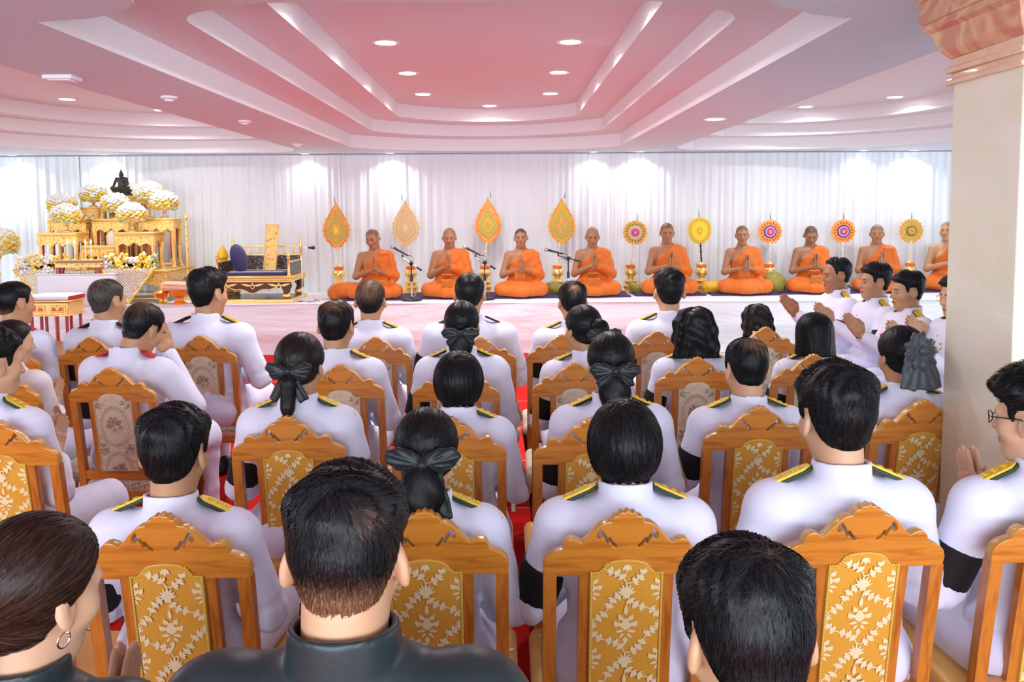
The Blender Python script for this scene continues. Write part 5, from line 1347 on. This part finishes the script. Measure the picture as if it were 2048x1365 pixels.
def fan(label, x, y, zc, kind, col, bx=None, tilt=0.0):
    """ceremonial long-handled fan standing in a gilt lotus holder"""
    bx = x if bx is None else bx
    r = empty('ceremonial_fan', (bx, y, SZ)); tag(r, label, 'ceremonial fan', 'ceremonial fans behind the monks'); dx = x-bx; Hc = zc-SZ; k = .38
    hd = empty('tmp'); bpy.data.objects.remove(hd)
    m = MB(); prof = [(.115, 0), (.12, .02), (.085, .04), (.105, .07), (.11, .09), (.075, .115), (.09, .14), (.093, .155), (.06, .18), (.045, .20), (.05, .215)]; m.lathe(prof, n=24); m.build('lotus_holder', 'goldplain', r)
    MB().lathe([(.05, .215), (.080, .24), (.088, .275), (.075, .315), (.055, .335)], n=24).build('gilt_globe', 'goldplain', r)
    m = MB(); m.lathe([(.055, .335), (.066, .345), (.060, .36), (.04, .365)], n=20); [m.ball((.055*math.cos(a), .055*math.sin(a), .362), .016, 6) for a in [i*1.047 for i in range(6)]]; m.build('red_petal_ring', 'fanred', r); MB().lathe([(.035, .36), (.042, .38), (.02, .41)], n=16).build('gilt_bud', 'goldplain', r)
    pm = 'ivory'; dark = col == 'yellow'
    zb = {'leaf': Hc-.26, 'round': Hc-.155, 'oval': Hc-.18}[kind]; ztop = {'leaf': Hc+.40, 'round': Hc+.20, 'oval': Hc+.22}[kind]
    def at(z): return dx*(z-k)/(Hc-k)
    m = MB(); m.tube([(at(k), 0, k), (at(zb+.02), 0, zb+.02)], .0105, 10); 
    for t in (.3, .62, .9): z = k+(zb-k)*t; m.ball((at(z), 0, z), (.017, .017, .013), 10)
    m.build('pole', 'blackmetal' if dark else 'ivory', r); m = MB(); m.tube([(at(ztop-.03), 0, ztop-.03), (at(ztop+.06), 0, ztop+.06)], [.006, .002], 6); m.build('top_spike', 'blackmetal', r)
    def pl(nm, O, mt, yo, th=.008, z0=0):
        V, F_ = plate_vf([O] if not isinstance(O[0], list) else O, th, .0015); return MB().add([(x2+dx, yy+yo, z2+z0) for x2, yy, z2 in V], F_).build(nm, mt, r, smooth=30)
    if kind == 'leaf':
        c = {'orange': ('fanorange', 'fangreen', 'fanorange', 'fanyellow'), 'tan': ('fantan', 'fantan', 'fantan', 'goldpale'), 'redgold': ('fanorange', 'fangreen', 'fanochre', 'fangreen'), 'goldred': ('fanochre', 'fangreen', 'fanorange', 'fangreen')}[col]
        z0 = Hc-.27; O = teardrop(.195, .66, 9, depth=.10); pl('fan_field', [(p[0]*.66, p[1]*.62+.085) for p in teardrop(.195, .66, 13, depth=.06)], c[1], -.010, .01, z0)
        pl('fan_medallion', [(p[0]*.40, p[1]*.38+.155) for p in teardrop(.195, .66, 7, depth=.12)], c[2], -.018, .01, z0); pl('fan_jewel', [(p[0]*.16, p[1]*.17+.21) for p in teardrop(.195, .66, 5, depth=.1)], c[3], -.025, .008, z0)
        m = MB(); rd = random.Random(3)
        for i in range(15):
            for s in (-1, 1):
                t = .06+.80*i/15; zz = t*.66; ww = .195*(math.sin(math.pi*min(1, (t/.74)))**.8 if t < .37 else (math.cos(math.pi/2*((t-.37)/.63))**1.35))
                if ww > .03: m.add([(px+dx, -.0075, pz+z0) for px, pz in leaf_pts(s*ww*.72, zz-.01, math.pi/2-s*(.9-t*.9), .042*(1-.5*t), .020)], [tuple(range(8))])
        V, F_ = plate_vf([O], .012, .0015); m.m = [1]*len(m.f); m.add([(x2+dx, yy, z2+z0) for x2, yy, z2 in V], F_, 0); m.build('fan_blade', [c[0], 'fanred' if col != 'tan' else 'goldpale'], r, fix=False, smooth=30)
    elif kind == 'oval':
        O = [(.158*math.cos(a)*(1+.10*math.sin(a)), .185*math.sin(a)) for a in [2*math.pi*i/48 for i in range(48)]]; pl('fan_blade', O, 'fanyellow', 0, .014, Hc); pl('lace_border', [[(p[0]*.97, p[1]*.97) for p in O], [(p[0]*.70, p[1]*.72) for p in O]], 'fanochre', -.007, .006, Hc)
        m = MB(); [m.ball((dx+.83*p[0], -.012, Hc+.845*p[1]), (.010, .004, .012), 6) for p in O[::2]]; m.build('lace_knots', 'fanyellow', r, fix=False); pl('fan_medallion', [(p[0]*.22, p[1]*.27) for p in O], 'fanochre', -.010, .006, Hc); pl('fan_jewel', [(p[0]*.11, p[1]*.15) for p in O], 'fanyellow', -.014, .006, Hc)
    else:
        C = {'olivegreen': ('fanorange', 'fangreen', 'goldpale', 'fanlilac', 'fancrimson'), 'scarlet': ('fanorange', 'fanred', 'fannavy', 'fanlilac', 'fancrimson'), 'green': ('fanorange', 'fangreen', 'fangreen', 'fanleaf', 'fanochre')}[col]
        blade = pl('fan_blade', disc(.163, 18, .10), C[0], 0, .012, Hc)
        m = MB()
        for i in range(18):
            a = 2*math.pi*(i+.5)/18; m.add([(px+dx, -.0075, pz+Hc) for px, pz in leaf_pts(.098*math.cos(a), .098*math.sin(a), a, .048, .032)], [tuple(range(8))]); m.add([(px+dx, -.0085, pz+Hc) for px, pz in leaf_pts(.104*math.cos(a), .104*math.sin(a), a, .030, .016)], [tuple(range(8))], 1)
        m.build('petal_ring', [C[1], {'olivegreen': 'fanleaf', 'scarlet': 'fancrimson', 'green': 'fanochre'}[col]], blade, fix=False, smooth=None)
        pl('fan_ring', disc(.088, 24, .08), C[2], -.008, .008, Hc); pl('inner_ring', disc(.073), C[3], -.013, .008, Hc); pl('fan_medallion', disc(.050, 12, .12), C[4], -.018, .008, Hc); pl('fan_jewel', disc(.024), 'fanlilac' if col != 'green' else 'fanred', -.023, .006, Hc)
        if col == 'green':
            m = MB(); [m.ball((dx+.06*math.cos(2*math.pi*i/12), -.019, Hc+.06*math.sin(2*math.pi*i/12)), (.008, .004, .008), 6) for i in range(12)]; m.build('red_studs', 'fanred', r, fix=False)
    return r

def mic_stand(label, bx, by, zc, mic, ang):
    """straight stand with boom; mic = (dx, dz) of the microphone tip from the clamp"""
    r = empty('microphone_stand', (bx, by, SZ)); tag(r, label, 'microphone stand', 'boom microphone stands')
    MB().lathe([(.125, 0), (.13, .012), (.11, .026), (.03, .034), (.022, .05)], n=28).build('base', 'blackmetal', r); MB().lathe([(.011, .04), (.011, zc*.55)], n=12).build('lower_tube', 'metal', r); MB().lathe([(.018, zc*.55-.02), (.018, zc*.55+.05), (.014, zc*.55+.07), (.009, zc*.6), (.009, zc)], n=12).build('clutch', 'blackmetal', r)
    m = MB(); m.ball((0, 0, zc), (.028, .022, .028), 10); m.tube([(0, -.02, zc), (.03, -.035, zc+.01)], .008, 6); m.build('boom_clamp', 'blackmetal', r)
    dx, dz = mic; L = math.hypot(dx, dz); ux, uz = dx/L, dz/L; m = MB(); m.tube([(-ux*.16, 0, zc-uz*.16), (-ux*.08, 0, zc-uz*.08)], .013, 8); m.build('boom_grip', 'blackmetal', r)
    m = MB(); m.tube([(-ux*.08, 0, zc-uz*.08), (ux*(L-.18), 0, zc+uz*(L-.18))], .0065, 8); m.build('boom', 'metal' if ang else 'blackmetal', r)
    mx, mz = ux*(L-.19), zc+uz*(L-.19); m = MB(); m.tube([(mx, 0, mz), (mx-.005, 0, mz+.035)], .010, 8); m.build('mic_clip', 'blackmetal', r)
    a0 = Vector((mx+.06, 0, mz+.025)); a1 = Vector((dx+.02, 0, zc+dz+.03)); m = MB(); m.tube([a0, a0.lerp(a1, .6), a0.lerp(a1, .85)], [.010, .013, .017], 12); m.build('microphone_body', 'blackmetal', r); m = MB(); m.ball(tuple(a0.lerp(a1, .96)), .027, 12); m.build('microphone_grille', 'grille', r)
    m = MB(); m.tube([a0, a0+Vector((.05, 0, -.005)), a0+Vector((.085, 0, -.06)), (ux*.1, 0, zc+uz*.1-.02), (0.03, -.01, zc-.04)], .004, 6); m.build('cable', 'blackmetal', r)
    return r

def lump(name, label, cat, loc, size, m, seed, group=None, rot=0):
    f = SDF((-.5, -.4, -.02), (.5, .4, .5), .012); rd = random.Random(seed); sx, sy, sz = size
    f.put(E((0, 0, sz*.35), (sx*.5, sy*.5, sz*.5)))
    for _ in range(6): f.put(E((rd.uniform(-.35, .35)*sx, rd.uniform(-.25, .25)*sy, rd.uniform(.1, .55)*sz), (sx*.22, sy*.3, sz*.26), (rd.random(), rd.random(), rd.random()*3)), .05)
    x, y, z = f.grid(); f.d += fold_noise(x, y, z, .008, .8).astype(np.float32); f.d = np.maximum(f.d, -z).astype(np.float32)
    V, Q = f.nets(1); return tag(link(name, new_mesh(name, V, Q, m, smooth=180), loc=loc, rot=(0, 0, rot)), label, cat, group)

def seat_mat(label, x, y, w=.95, d=.72, rz=0):
    f = SDF((-w/2-.05, -d/2-.05, -.02), (w/2+.05, d/2+.05, .05), .012); f.put(B((0, 0, .013), (w/2, d/2, .013), .012)); V, Q = f.nets(1)
    o = link('floor_cushion', new_mesh('floor_cushion', V, Q, 'matblue', smooth=180), loc=(x, y, SZ-.002), rot=(0, 0, rz)); tag(o, label, 'floor cushion', 'dark floor cushions under the monks'); return o
# ------------------------------------------------------------------ the place
build_setting(); build_stage(); build_lights(); build_altar(); build_pulpit()

# monks, their mats and fans
MK = [(-1.70, 10.72, .10, 0, 'tan', .55, 1.0, (-.30, -.42, .14), 2, 'leftmost monk of the row, head bowed and turned aside', False, 1.0),
      (-.74, 10.85, 0, 1, 'tan', .25, 1.12, (-.20, .02, 0), 0, 'stout shaven monk, second from the left, behind the second boom microphone', False, 1.0),
      (.20, 10.85, 0, 0, 'tan', .9, 1.02, (-.05, -.02, .02), 1, 'monk with dark cropped hair chanting between the two matching leaf fans', False, .98),
      (1.15, 10.92, 0, 1, 'tan', .2, 1.0, (-.28, -.05, 0), 0, 'shaven monk looking down, just left of the crimson-centred round fan', False, 1.0),
      (2.16, 11.02, 0, 0, 'tan', .65, 1.0, (-.18, -.12, .02), None, 'monk with grey cropped hair left of the yellow fan, half hidden by a seated man', False, 1.05),
      (3.17, 11.02, -.05, 2, 'tan', .6, .96, (-.10, -.20, .04), 1, 'slim monk just right of the yellow fan with an olive bag at his side', False, 1.0),
      (4.12, 11.12, -.08, 2, 'dark', .75, .98, (-.45, -.10, .0), 0, 'dark-skinned monk bowing his head between the two scarlet round fans', False, 1.0),
      (5.06, 11.20, -.15, 0, 'tan', .35, 1.08, (-.15, -.25, 0), 2, 'monk in thin spectacles left of the green round fan', True, 1.0),
      (6.05, 11.25, -.30, 0, 'mid', .5, 1.0, (.0, -.45, 0), None, 'rightmost monk, looking to the side, cut off by the marble column', False, 1.03)]
for x, y, yw, v, tn, st, ft, hp, sh, lb, sp, sc in MK:
    monk(lb, (x, y), yw, v, tn, st, ft, hp, sc, sh, sp, z0=SZ+.022)
MP = ['under the bowing leftmost monk', 'under the stout second monk', 'under the chanting monk with dark hair', 'under the monk beside the crimson-centred round fan', 'under the monk left of the yellow fan', 'under the slim monk right of the yellow fan', 'under the dark-skinned monk', 'under the spectacled monk', 'under the rightmost monk by the column']
for (x, y, *_), w in zip(MK, MP): seat_mat('flat indigo floor cushion '+w, x, y+.10, rz=0.03)
FY = 11.34
for lb, x, z, k, c, bx in [('orange and green leaf-shaped fan, leftmost of all the fans', -2.32, 1.53, 'leaf', 'orange', -2.30), ('pale tan lace-like leaf-shaped fan right of the leftmost monk', -1.37, 1.55, 'leaf', 'tan', -1.31),
                           ('leaf-shaped fan with red flames and green field, behind the second microphone', -.24, 1.58, 'leaf', 'redgold', -.29), ('leaf-shaped fan with gold flames and green field, behind the third microphone', .77, 1.57, 'leaf', 'goldred', .71),
                           ('round orange and green fan with a crimson centre', 1.78, 1.46, 'round', 'olivegreen', 1.72), ('bright yellow lace oval fan on a black pole', 2.67, 1.48, 'oval', 'yellow', 2.70),
                           ('scarlet round fan with lilac centre, left one of the scarlet pair, above an olive bag', 3.64, 1.46, 'round', 'scarlet', 3.64), ('scarlet round fan with lilac centre, between the dark-skinned and the spectacled monk', 4.65, 1.46, 'round', 'scarlet', 4.65), ('olive green round fan with red-dotted centre, nearest the column', 5.59, 1.46, 'round', 'green', 5.59)]:
    fan(lb, x, FY, z, k, c, bx)
mic_stand('boom microphone stand right of the leftmost monk', -1.20, 10.45, .475, (-.26, .185), 1)
mic_stand('boom microphone stand right of the stout monk, partly hidden by a man\'s head', -.27, 10.5, .475, (-.275, .17), 1)
mic_stand('all-black boom microphone stand reaching left from beside the fourth monk', .80, 10.55, .52, (-.31, .085), 0)
lump('orange_cloth', 'rumpled orange robe heap beside the leftmost monk', 'cloth', (-2.05, 10.68, SZ), (.55, .34, .26), 'robe', 3, rot=-.1)
lump('olive_bag', 'olive cloth bag between the third monk and the black boom stand', 'bag', (.63, 11.08, SZ), (.26, .24, .20), 'olive', 4, 'cloth bags beside the monks')
lump('olive_bag', 'small olive bag at the foot of the crimson-centred round fan', 'bag', (1.80, 11.12, SZ), (.26, .2, .17), 'olive', 5, 'cloth bags beside the monks')
lump('yellow_bag', 'shiny yellow cloth bag at the foot of the yellow fan', 'bag', (2.82, 11.10, SZ), (.34, .24, .19), 'yellowcloth', 6, 'cloth bags beside the monks')
lump('olive_bag', 'large olive bag leaning on the stand of the left scarlet fan', 'bag', (3.60, 11.10, SZ), (.40, .28, .34), 'olive', 7, 'cloth bags beside the monks')

# chairs, row by row
A, Bq, Cq, D = 1.98, 2.93, 3.92, 4.85
for lb, x, y, k, yw in [
    ('empty gold brocade chair hidden by the brown-haired woman in black', -1.33, 1.98, 'gold', 0), ('gold brocade chair at the lower left with a broad man in white seated on it', -.845, 1.97, 'gold', 0),
    ('gold brocade chair behind the man in black satin, woman with net bow on it', -.205, 1.98, 'gold', 0), ('gold brocade chair fully seen in the lower middle, right of the aisle', .295, 1.97, 'gold', 0),
    ('gold brocade chair at the lower right, behind the lone dark head, young man on it', .90, 2.0, 'gold', .03), ('gold brocade chair at the right edge with a spectacled man on it', 1.44, 2.02, 'gold', .02),
    ('gold brocade chair cut off by the left edge of the view', -1.82, 2.9, 'gold', 0), ('gold brocade chair of the woman with the black bow and ponytail', -.795, 2.93, 'gold', 0), ('gold brocade chair left of the aisle, mostly behind the woman with the net bow', -.21, 2.9, 'gold', 0),
    ('gold brocade chair right of the aisle, mostly behind the smooth bowl-cut head', .30, 2.86, 'gold', 0), ('gold brocade chair of the man with the thinning crown', .945, 3.02, 'gold', .02), ('gold brocade chair standing next to the marble column', 1.60, 3.10, 'gold', .12),
    ('cream floral chair behind the left-edge man, woman in white lace on it', -2.42, 3.86, 'cream', -.1), ('cream floral chair of the man touching his face, back fully seen', -1.885, 3.88, 'cream', -.03), ('cream floral chair of the balding man in spectacles', -.80, 3.92, 'cream', 0),
    ('cream floral chair left of the aisle, behind the bowl-cut head of the next row', -.24, 3.84, 'cream', 0), ('cream floral chair right of the aisle, woman with the headband on it', .33, 3.92, 'cream', 0), ('cream floral chair of the woman with wavy shoulder-length hair', .95, 4.04, 'cream', 0), ('cream floral chair of the woman with a straight bob', 1.55, 4.1, 'cream', .05),
    ('cream floral chair at the far left of the front row', -2.90, 4.72, 'cream', -.1), ('cream floral chair of the grey-haired man in the front row', -2.46, 4.85, 'cream', -.05), ('cream floral chair in the front row under the tall black-haired man', -1.825, 4.88, 'cream', 0), ('cream floral chair in the front row behind the bald-spotted man in spectacles', -.765, 4.78, 'cream', 0),
    ('cream floral chair in the front row just left of the aisle', -.15, 4.74, 'cream', 0), ('cream floral chair in the front row just right of the aisle', .33, 4.82, 'cream', 0), ('cream floral chair in the front row beside the wavy-haired woman', .91, 4.92, 'cream', 0), ('cream floral chair in the front row with its whole crest showing at the right', 1.61, 5.06, 'cream', .08)]:
    chair(lb, x, y, k, yw)
for lb, x, y in [('gold brocade chair under the woman in black at the bottom left', -.77, 1.06), ('gold brocade chair under the man in black satin at the bottom', -.24, .97), ('gold brocade chair under the lone dark head at the bottom right', .34, .92)]: chair(lb, x, y, 'gold')

CR = (.004, -.062, .104)
P = person
# nearest: three people in black at the bottom edge
zr, zT = P('woman in black with brown hair tied back and a hoop earring, bottom left', (-0.755, 1.28), 1.312, hair=('pony', dict(tint='brown', dens=5000)), build='f', hp=(-.18, -.42, .05), hs=1.02, outfit='black', ep=None, band=False, h=.005, hh=.003, tone='pale')
m = MB()
for k in range(14):
    a = 2*math.pi*k/14; m.ball((.028*math.cos(a), -.118+.008*math.sin(a), -.050+.026*math.sin(a)), .0075, 8)
m.build('beaded_hair_tie', 'blackmetal', zr, matrix=Matrix(zT.tolist()))
m = MB(); m.tube([(.083, -.006+.011*math.cos(a), -.050+.012*math.sin(a)) for a in [2*math.pi*k/16 for k in range(17)]], .0016, 6); m.ball((.086, -.002, -.038), .004, 8); m.build('earring', 'metal', zr, matrix=Matrix(zT.tolist()))
P('man in a black satin jacket with a shaved neck, at the bottom', (-0.245, 1.22), 1.403, hair=('fade', dict(dens=9000, nape=.012, skin='tan', bald=(.03, -.085, .080, .022, .35))), hp=(-.22, .0, .0), hs=.95, outfit='black', ep=None, band=False, h=.005, tone="light", off=(0, 0, -.02))
P('lone dark-haired head with a thinning crown at the bottom right', (0.348, 1.15), 1.293, hair=('short', dict(dens=9000, bald=(.012, -.072, .108, .020, .5), skin='light')), hp=(-.38, .10, .0), hs=1.09, outfit='black', ep=None, band=False, h=.006)
# last row of uniforms
P('broad man in white uniform on the left gold chair, thick black hair', (-0.888, 2.165), 1.264, hair=('short', dict(dens=7000)), hp=(-.15, 0, 0), hs=1.06, h=.005, tone='mid', ep='gold', yaw=-.05)
P('woman with a large black net bow over her hair bun beside the man in satin', (-0.215, 2.165), 1.264, build='f', hair=('netbun', dict(dens=6000)), bow=('net', 'bow', (0, -.125, -.02), (.15, 0, 0)), hp=(-.22, 0, 0), hs=1.02, h=.006, tone='light')
P('person with glossy chin-length bowl-cut hair on the middle gold chair', (0.313, 2.165), 1.288, hair=('bowl', dict(dens=9000)), hp=(-.22, 0, 0), hs=0.99, h=.005, tone='pale')
P('young man with full black hair and dark green shoulder boards, right of centre', (0.892, 2.190), 1.356, hair=('short', dict(dens=7000, nape=-.055, skin='pale')), hp=(-.12, .06, -.02), hs=1.09, h=.005, tone='pale', ep='gold', yaw=.03)
P('man with spiky hair and black-rimmed spectacles at the right edge', (1.451, 2.210), 1.339, hair=('spiky', dict(dens=5000)), hp=(-.10, .52, 0), hs=1.02, h=.005, hh=.003, tone='pale', spec='glass', face=True, yaw=.06, pose='wai')
# third row
P('person at the left edge with a gold shoulder board, ear showing', (-1.95, 3.105), 1.348, hair=('short', dict(dens=2500)), hp=(-.12, -.40, 0), hs=1.02, h=.006, tone='light', yaw=-.22, ep='gold')
P('woman with a black ribbon bow and a short ponytail', (-0.784, 3.105), 1.332, build='f', hair=('pony', dict(dens=4000, tint='soft')), bow=('tails', 'bow', (0, -.125, -.015), (.1, 0, 0)), hp=(-.18, -.10, 0), hs=1.00, h=.007, tone='mid')
P('woman with a plain black bowl cut left of the aisle', (-0.183, 3.105), 1.259, build='f', hair=('bowl', dict(dens=4500)), hp=(-.18, 0, 0), hs=0.99, h=.007, tone='mid')
P('woman with a black bow and net over a low bun right of the aisle', (0.397, 3.105), 1.326, build='f', hair=('netbun', dict(dens=3500)), bow=('flat', 'bow', (0, -.138, -.015), (.1, 0, 0)), hp=(-.15, 0, 0), hs=1.00, h=.007, tone='mid', ep='goldblack')
P('man with a thinning crown and gold shoulder board, right middle', (0.946, 3.210), 1.275, hair=('thin', dict(dens=3500, bald=(.01, -.066, .100, .045, .42), skin='light', nape=-.05)), hp=(-.22, .10, .02), hs=1.03, h=.007, tone='light')
P('woman with a large charcoal rosette bow over her bun, beside the column', (1.598, 3.290), 1.314, build='f', hair=('bun', dict(dens=3500)), bow=('rosette', 'greybow', (-.012, -.172, .022), (.05, 0, .0), 1.05), hp=(-.2, .04, 0), hs=1.00, h=.007, tone='mid', yaw=.02)
# second row
zr, zT = P('woman in a white lace blouse at the left edge with a pearl earring', (-2.483, 4.135), 1.255, build='f', hair=('bun', dict()), hp=(-.12, -.55, 0), hs=0.99, tone='light', outfit='lace', ep=None, band=False, yaw=-.2)
MB().ball((.086, -.006, -.036), .005, 8).build('earring', 'ivory', zr, matrix=Matrix(zT.tolist()))
P('man with red shoulder boards raising a hand to his face', (-1.834, 4.135), 1.339, hair=('crop', dict(dens=1500, bald=(0, -.06, .09, .06, .30), skin='mid', nape=-.035)), hp=(-.42, -.30, .16), hs=1.03, tone='mid', ep='red', pose='touch', yaw=-.18, off=(.03, .02, -.01))
P('balding man in thin spectacles left of the aisle', (-0.851, 4.105), 1.340, hair=('thin', dict(dens=1800, bald=(0, -.055, .100, .050, .50), skin='mid')), hp=(-.15, -.12, 0), hs=1.03, tone='mid', spec='glass', ep='gold')
P('woman with a flat black bow over a low bun left of the aisle', (-0.223, 4.105), 1.340, build='f', hair=('netbun', dict(dens=1500)), bow=('flat', 'bow', (0, -.138, -.035), (.1, 0, 0)), hp=(-.12, 0, 0), hs=0.97, tone='mid', ep='goldblack')
P('woman with a dark headband and high bun right of the aisle', (0.385, 4.115), 1.311, build='f', hair=('highbun', dict(dens=1500)), bow=('flat', 'bow', (.03, -.15, -.03), (.1, 0, -.2)), hp=(-.15, .40, 0), hs=1.01, tone='mid', yaw=.08)
P('woman with wavy black shoulder-length hair', (0.978, 4.255), 1.283, build='f', hair=('wavy', dict(dens=2500)), hp=(-.15, .05, 0), hs=1.02, tone='mid')
P('woman with a straight glossy black bob', (1.626, 4.315), 1.248, build='f', hair=('bob', dict(dens=2500)), hp=(-.12, 0, 0), hs=0.99, tone='mid', ep='goldblack')
# front row
P('man with red shoulder board and close-cropped hair at the far left', (-2.983, 5.005), 1.376, hair=('crop', dict(dens=1200, nape=-.02, skin='mid')), hp=(-.1, -.35, 0), hs=1.03, tone='mid', ep='red', yaw=-.2)
P('man with short grey hair in front of the padded stool', (-2.437, 5.035), 1.383, hair=('crop', dict(dens=1200, bald=(0, -.05, .08, .07, .25), skin='mid', grey=.35)), hp=(-.1, -.30, 0), hs=1.05, tone='mid', ep='black', yaw=-.15)
P('tall man with full black hair in front of the gilded bench', (-1.820, 5.035), 1.430, hair=('short', dict(dens=1500)), hp=(-.05, -.42, 0), hs=1.05, tone='mid', ep=('black', 'gold'), yaw=-.08, build='l')
P('man with patchy cropped hair and broad ears in front of the leftmost monk', (-0.839, 5.085), 1.361, hair=('crop', dict(dens=1500, bald=(0, -.07, .07, .075, .42), skin='mid')), hp=(-.1, 0, 0), hs=1.07, tone='mid', ep='gold')
P('man with black cropped hair and black shoulder boards left of the aisle', (-0.222, 5.055), 1.406, hair=('crop', dict(dens=1500)), hp=(-.05, -.08, 0), hs=1.02, tone='mid', ep='black', build='l')
P('man with a pale bald spot on his crown right of the aisle', (0.414, 5.105), 1.341, hair=('thin', dict(dens=1500, bald=(.0, -.085, .075, .034, .75), skin='light')), hp=(-.2, .08, 0), hs=1.03, tone='mid', ep='gold')
P('man with dense black hair in front of the monk left of the yellow fan', (1.031, 5.185), 1.399, hair=('fade', dict(dens=1500)), hp=(-.08, 0, 0), hs=1.05, tone='light', ep='gold')
P('person with loose dark hair bowed low behind the right-hand front chair', (1.630, 5.320), 1.175, build='f', hair=('wavy', dict(dens=1500, tint='soft')), hp=(-.35, 0, 0), hs=0.97, tone='mid', ep=None, off=(0, .08, -.02))
# four men in profile at the right, and one behind them
def stool(label, x, y):
    r = empty('stool', (x, y, 0)); tag(r, label, 'stool', 'plain stools at the right'); MB().box((0, 0, .445), (.42, .42, .03), .008).build('seat', 'wood', r)
    for sx in (-1, 1):
        for sy in (-1, 1): MB().box((sx*.17, sy*.17, .215), (.04, .04, .43), .004).build('leg', 'wooddark', r)
for lb, x, y, tp, hr, tn, sp, hp in [('man in profile with a receding hairline, farthest of the four praying at the right', 2.67, 6.62, 1.383, ('high', dict(dens=900)), 'tan', None, (-.10, -.05, 0)), ('man in profile with swept-back black hair and chest medals, second farthest of the four', 2.755, 6.12, 1.366, ('short', dict(dens=1200)), 'mid', None, (-.02, -.05, 0)),
                                     ('man in profile with short thick hair, in front of the spectacled monk', 2.755, 5.62, 1.343, ('short', dict(dens=1200, nape=-.03, skin='mid')), 'mid', None, (-.08, -.05, 0)), ('man in gold-rimmed spectacles in profile, half hidden by the marble column', 2.83, 5.12, 1.365, ('short', dict(dens=1200)), 'light', 'brass', (-.12, .1, 0))]:
    r, T = P(lb, (x, y), tp, yaw=math.pi/2+.06, hair=hr, hp=hp, hs=1.04, tone=tn, pose='waihigh', face=True, spec=sp, h=.006, hh=.0035)
    m = MB(); m.box((.07, .140, .90), (.045, .008, .012), .002); m.build('medal_ribbon', 'epred', r)
    m = MB(); [m.ball((-.06, .142, .93-.03*i), (.012, .006, .012), 8) for i in range(2)]; m.ball((.075, .142, .86), (.016, .006, .018), 8); m.build('medal', 'brass', r)
    m = MB(); [m.ball((0, .128+.012*i, .97-.085*i), (.008, .005, .008), 8) for i in range(3)]; m.build('button', 'brass', r)
    stool('plain wooden stool under the '+lb.split(',')[0], r.location.x, r.location.y)
r, T = P('person in purple sleeves behind the man in gold-rimmed spectacles', (3.08, 5.37), 1.36, yaw=math.pi/2+.06, hair=('bob', dict(dens=0)), build='f', hs=1.0, pose='waihigh', ep=None, band=False, outfit='purple')
stool('plain wooden stool under the person in purple sleeves', r.location.x, r.location.y)
